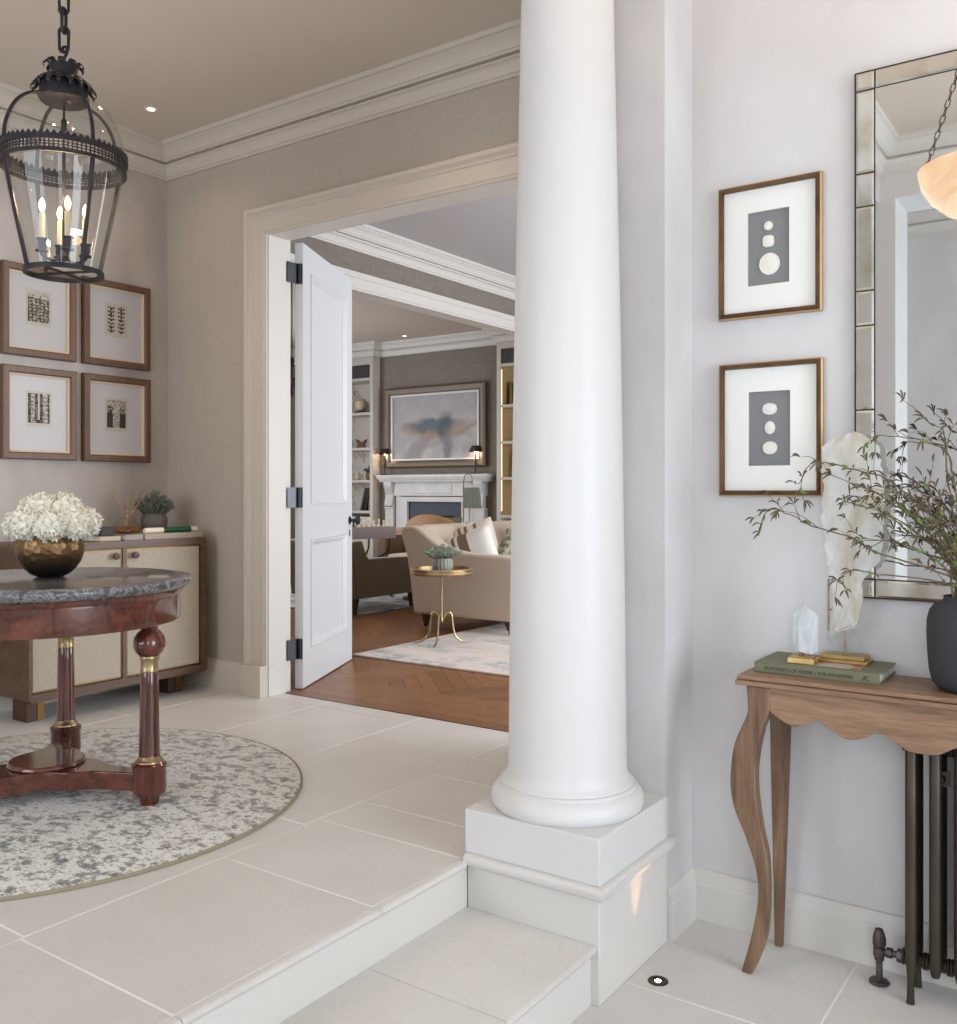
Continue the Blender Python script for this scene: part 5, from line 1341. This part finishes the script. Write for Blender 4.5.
# small dark lamps on the mantel
def mantel_lamp(x, label):
    t = thing('mantel_lamp', label, 'lamp', (x, 9.455, 1.3025)); t.scale = (1.2, 1.0, 1.27)
    MB().lathe([(.055, 0), (.055, .008), (.012, .014), (.006, .02), (.006, .215), (.004, .25)], n=20).build('stand', M['black'], t)
    MB().lathe([(.070, .215), (.074, .217), (.040, .272), (.036, .272), (.068, .217)], n=28, cap=False).build('lamp_shade', M['darkshade'], t, solid=.002)
    MB().ball((0, 0, .215), .011, nu=12, nv=8).build('bulb', M['bulbsmall'], t)
mantel_lamp(-8.10, 'small dark-shaded lamp on the left end of the mantel')
mantel_lamp(-6.64, 'small dark-shaded lamp on the right end of the mantel')
# floor lamp with pleated shade
t = thing('floor_lamp', 'reading lamp with sage pleated shade standing behind the sofa', 'lamp', (-6.36, 8.98, .012))
MB().lathe([(.12, 0), (.12, .015), (.012, .022), (.008, .03), (.008, 1.20)], n=24, c=(-.12, 0, 0)).build('pole', M['darkbrass'], t)
MB().tube(smooth_path([(-.12, 0, 1.18), (-.10, 0, 1.26), (-.04, 0, 1.28), (0, 0, 1.24), (0, 0, 1.15)], 4), .006, 8).build('arm', M['brass'], t)
MB().lathe([(.106, .885), (.103, .95), (.094, 1.04), (.084, 1.12), (.078, 1.12), (.099, .90)], n=144, mod=lambda a, z: 1 + .05 * math.cos(24 * a), cap=False).build('lamp_shade', M['lampshade'], t, smooth=60)
MB().lathe([(.107, .885), (.109, .878), (.102, .878)], n=60, cap=False).build('shade_trim', M['goldedge'], t, solid=.003)
# bookcases
def bookcase(x0, x1, shelves, zt0, zt1, zcab, label, back, mstile, led):
    t = thing('bookcase', label, 'bookcase', (x0, 9.40, 0)); w = x1 - x0; sw = .055
    mb = MB(); mb.box(0, sw, 0, .355, .001, 2.874); mb.box(w - sw, w, 0, .355, .001, 2.874); mb.box(sw, w - sw, 0, .355, zt1, 2.874); mb.build('carcass', mstile, t, bevel=.003)
    MB().box(sw, w - sw, .335, .355, .001, 2.8).build('back_panel', back, t)
    MB().box(sw, w - sw, .02, .06, zt0, zt1).build('speaker_panel', M['slate'], t)
    for z in shelves:
        sh = MB().box(sw, w - sw, .005, .335, z - .035, z).build('shelf', mstile, t, bevel=.002)
        if led: MB().box(sw + .01, w - sw - .01, .31, .325, z - .040, z - .0355).build('led_strip', M['ledwarm'], sh)
    if led: 
        MB().box(sw + .0005, sw + .004, .004, .334, .806, 2.60).build('gilt_lining', back, t)
        MB().box(sw + .0045, sw + .010, .012, .022, .85, 2.55).build('led_strip', M['ledwarm'], t)
    cb = MB().box(sw, w - sw, .0, .33, .03, zcab).build('cabinet', mstile, t, bevel=.003)
    MB().box(w/2 + .01, w - sw - .03, -.012, 0, .08, zcab - .05).build('cabinet_door', mstile, cb, bevel=.003)
    MB().box(sw + .03, w/2 - .01, -.012, 0, .08, zcab - .05).build('cabinet_door', mstile, cb, bevel=.003)
    return t
bookcase(-9.55, -8.262, (2.60, 2.143, 1.672, 1.241, .831), 2.60, 2.776, .75, 'tall painted bookcase with marble back, left of the fireplace', M['whitemarble'], M['shelfpaint'], False)
bookcase(-6.293, -4.95, (2.62, 2.128, 1.691, 1.26, .805), 2.62, 2.80, .72, 'tall painted bookcase with glowing golden back, right of the fireplace', M['shelfgold'], M['shelfpaint'], True)
# shelf objects
t = thing('ceramic_jar', 'rounded cream jar on a dark base, top shelf of the left bookcase', 'jar', (-8.60, 9.55, 2.1435))
MB().lathe([(.03, .03), (.07, .05), (.092, .10), (.085, .16), (.05, .19), (.045, .20), (.002, .20)], n=28).build('jar_body', M['ceramic'], t)
MB().box(-.07, .22, -.06, .06, 0, .030).build('dark_base', M['bookblack'], t)
for (x, label, s) in ((-8.60, 'brown winged figurine on the second shelf of the left bookcase', 1.0),):
    t = thing('figurine', label, 'ornament', (x, 9.55, 1.6725))
    mb = MB(); mb.prism([(-.07, 0), (.07, 0), (.055, .05), (.10, .12), (.03, .09), (0, .07), (-.03, .10), (-.10, .13), (-.06, .05)], 'y', -.02, .02); mb.build('body', M['terracotta'], t, bevel=.006)
t = thing('figurine', 'slim upright brown carving at the end of the second shelf, left bookcase', 'ornament', (-8.36, 9.55, 1.6725))
MB().lathe([(.03, 0), (.03, .015), (.015, .02), (.024, .10), (.018, .17), (.026, .22), (.020, .27), (.004, .29)], n=16).build('body', M['terracotta'], t)
t = thing('potted_plant', 'small plant in a brown pot on the third shelf of the left bookcase', 'plant', (-8.42, 9.55, 1.2415))
ribbed_pot('pot', .075, .10, 12, M['terracotta'], t); tuft('foliage', 70, .11, .12, M['darksage'], t, .08, 9, .004)
t = thing('ornament', 'small pale ornament beside the brown pot in the left bookcase', 'ornament', (-8.64, 9.52, 1.2415)); MB().lathe([(.03, 0), (.045, .03), (.03, .07), (.02, .11), (.002, .12)], n=16).build('body', M['ceramic'], t)
for k, (m, lab, lean, x) in enumerate(((M['bookdark'], 'dark grey book leaning left, nearest the door among three on the lowest open shelf', -.28, -8.56), (M['bookblack'], 'black book leaning between two others on the lowest open shelf', -.20, -8.49), (M['bookolive'], 'olive book upright at the end of the lowest open shelf', -.06, -8.41))):
    t = thing('book', lab, 'book', (x, 9.5, .8325)); t.rotation_euler = (0, -lean, 0)
    hh = .31 - .01 * k; mb = MB(); mb.box(-.02, -.0165, 0, .2, 0, hh); mb.box(.0165, .02, 0, .2, 0, hh); mb.box(-.0165, .0165, 0, .0035, 0, hh); mb.build('cover', m, t)
    MB().box(-.0165, .0165, .004, .195, .003, hh - .004).build('pages', M['pages'], t)
for k, (m, lab, hh) in enumerate(((M['bookolive'], 'slim tan book on the top shelf of the right bookcase, nearest its left side', .27), (M['bookdark'], 'dark book in the middle of three on the right bookcase top shelf', .26), (M['bookblack'], 'black book on the right bookcase top shelf, furthest right', .25))):
    t = thing('book', lab, 'book', (-6.155 + .05 * k, 9.5, 2.1295)); t.rotation_euler = (0, -.08 if k else 0, 0)
    mb = MB(); mb.box(-.018, -.0145, 0, .2, 0, hh); mb.box(.0145, .018, 0, .2, 0, hh); mb.box(-.0145, .0145, 0, .0035, 0, hh); mb.build('cover', m, t)
    MB().box(-.0145, .0145, .004, .195, .003, hh - .004).build('pages', M['pages'], t)
t = thing('ornament', 'tall tan carving on the third shelf of the right bookcase', 'ornament', (-6.09, 9.56, 1.2615))
MB().lathe([(.05, 0), (.05, .02), (.02, .03), (.035, .15), (.03, .27), (.012, .33), (.002, .335)], n=16).build('body', M['terracotta'], t)

# chandelier glimpsed through the hinge gap
t = thing('chandelier', 'dark metal chandelier with small bulbs glimpsed through the door hinge gap', 'chandelier', (-5.95, 5.72, 0))
MB().lathe([(.05, 3.049), (.045, 3.02), (.006, 3.01), (.005, 2.25), (.02, 2.23), (.035, 2.12), (.015, 2.04), (.03, 2.0), (.02, 1.93), (.004, 1.90)][::-1], n=20).build('stem', M['iron'], t)
for k in range(6):
    a = math.radians(60 * k + 10); ca, sa = math.cos(a), math.sin(a)
    p = smooth_path([(.02, 2.05), (.12, 1.98), (.24, 2.02), (.28, 2.10)], 4)
    ar = MB().tube([(q.x * ca, q.x * sa, q.y) for q in p], .008, 6).lathe([(.01, 2.10), (.035, 2.105), (.035, 2.11), (.012, 2.115), (.012, 2.18)], c=(.28 * ca, .28 * sa, 0), n=12).build('arm', M['iron'], t)
    MB().ball((.28 * ca, .28 * sa, 2.205), .014, s=(1, 1, 1.8), nu=10, nv=8).build('bulb', M['bulb'], ar)

# ================================================================== LIGHTS
def area(name, loc, rot, sx, sy, power, col, spread=PI):
    l = bpy.data.lights.new(name, 'AREA'); l.shape = 'RECTANGLE'; l.size = sx; l.size_y = sy; l.energy = power; l.color = col; l.spread = spread
    o = bpy.data.objects.new(name, l); o.location = loc; o.rotation_euler = rot; COL.objects.link(o); return o
def spot(name, loc, power, col, ang=100, blend=.9, rot=(0, 0, 0), r=.03):
    l = bpy.data.lights.new(name, 'SPOT'); l.energy = power; l.color = col; l.spot_size = math.radians(ang); l.spot_blend = blend; l.shadow_soft_size = r
    o = bpy.data.objects.new(name, l); o.location = loc; o.rotation_euler = rot; COL.objects.link(o); return o
def point(name, loc, power, col, r=.02):
    l = bpy.data.lights.new(name, 'POINT'); l.energy = power; l.color = col; l.shadow_soft_size = r
    o = bpy.data.objects.new(name, l); o.location = loc; COL.objects.link(o); return o
COOL = (.84, .92, 1.0); WARM = (1.0, .72, .46); NEU = (.89, .945, 1.0)
area('daylight_window_3', (2.55, 1.4, 1.2), (0, PI/2, 0), 2.3, 1.7, 94, COOL)                     # faces -X
area('daylight_window_2', (.75, -1.38, 1.4), (PI/2, 0, 0), 1.4, 2.1, 43, COOL)             # faces +Y
area('daylight_window_1', (-3.1, -1.38, 1.55), (PI/2, 0, 0), 2.1, 2.0, 56, COOL)
area('daylight_window_4', (.55, 6.6, 1.45), (0, PI/2, 0), 2.2, 3.9, 250, NEU)
area('added_daylight_5', (-9.5, 6.4, 1.45), (0, -PI/2, 0), 2.2, 3.0, 110, NEU)  # added fill at the made-up window, lifts the dim sitting room
for (x, y, e) in ((-4.148, 3.0, 4), (-3.3, 2.5, 16), (-2.4, 2.75, 20), (-3.9, .6, 10)):
    spot('hall_downlight', (x, y, CE - .02), e, (1.0, .70, .44), 130)
for (x, y) in ((-.3, 2.2), (.8, 1.2)): spot('vestibule_downlight', (x, y, CE - .02), 9, (1, .90, .80), 120)
for (cx, cy) in cs_: point('lantern_candle', (LX + cx, LY + cy, 2.13), 1.1, WARM, .012)
point('pendant_lamp', (-.452, 1.83, 2.30), 6, WARM, .08)
spot('floor_uplight_beam', (-1.120, 2.465, ZL + .01), 6, (1.0, .55, .25), 26, 1.0, tuple(Vector((-.13, .04, 1)).to_track_quat('-Z', 'Y').to_euler()), .006)
for x in (-8.10, -6.64): point('mantel_lamp_glow', (x, 9.45, 1.555), 2.0, WARM, .02)
for (x, y) in ((-7.4, 8.1), (-6.2, 7.0), (-8.4, 6.5), (-7, 4.8)): spot('sitting_downlight', (x, y, CE - .02), 46, (1, .84, .70), 130)
for (x, y) in ((-3.2, 5.0), (-3.2, 7.4)): spot('far_room_downlight', (x, y, CE - .02), 22, (1, .88, .76), 130)

w = bpy.data.worlds.new('World'); bpy.context.scene.world = w; w.use_nodes = True
bg = w.node_tree.nodes['Background']; sky = w.node_tree.nodes.new('ShaderNodeTexSky'); sky.sky_type = 'HOSEK_WILKIE'; sky.turbidity = 8
w.node_tree.links.new(sky.outputs[0], bg.inputs[0]); bg.inputs[1].default_value = 0.6

# ================================================================== CAMERA
cam = bpy.data.cameras.new('Camera'); co = bpy.data.objects.new('Camera', cam); COL.objects.link(co)
co.location = (0, 0, 1.08); co.rotation_euler = (PI/2, 0, math.radians(34.9))
cam.sensor_fit = 'HORIZONTAL'; cam.sensor_width = 36; cam.lens = 36 * 940 / 957
cam.shift_y = -20 / 957; cam.clip_start = .02
bpy.context.scene.camera = co
sc = bpy.context.scene
sc.view_settings.view_transform = 'Standard'; sc.view_settings.look = 'None'; sc.view_settings.gamma = 1; sc.view_settings.use_curve_mapping = False
sc.view_settings.exposure = 0.07
sc.cycles.use_denoising = True; sc.cycles.max_bounces = 10; sc.cycles.diffuse_bounces = 6; sc.cycles.glossy_bounces = 5; sc.cycles.transparent_max_bounces = 16; sc.cycles.transmission_bounces = 8
sc.cycles.caustics_reflective = False; sc.cycles.caustics_refractive = False; sc.cycles.sample_clamp_indirect = 6
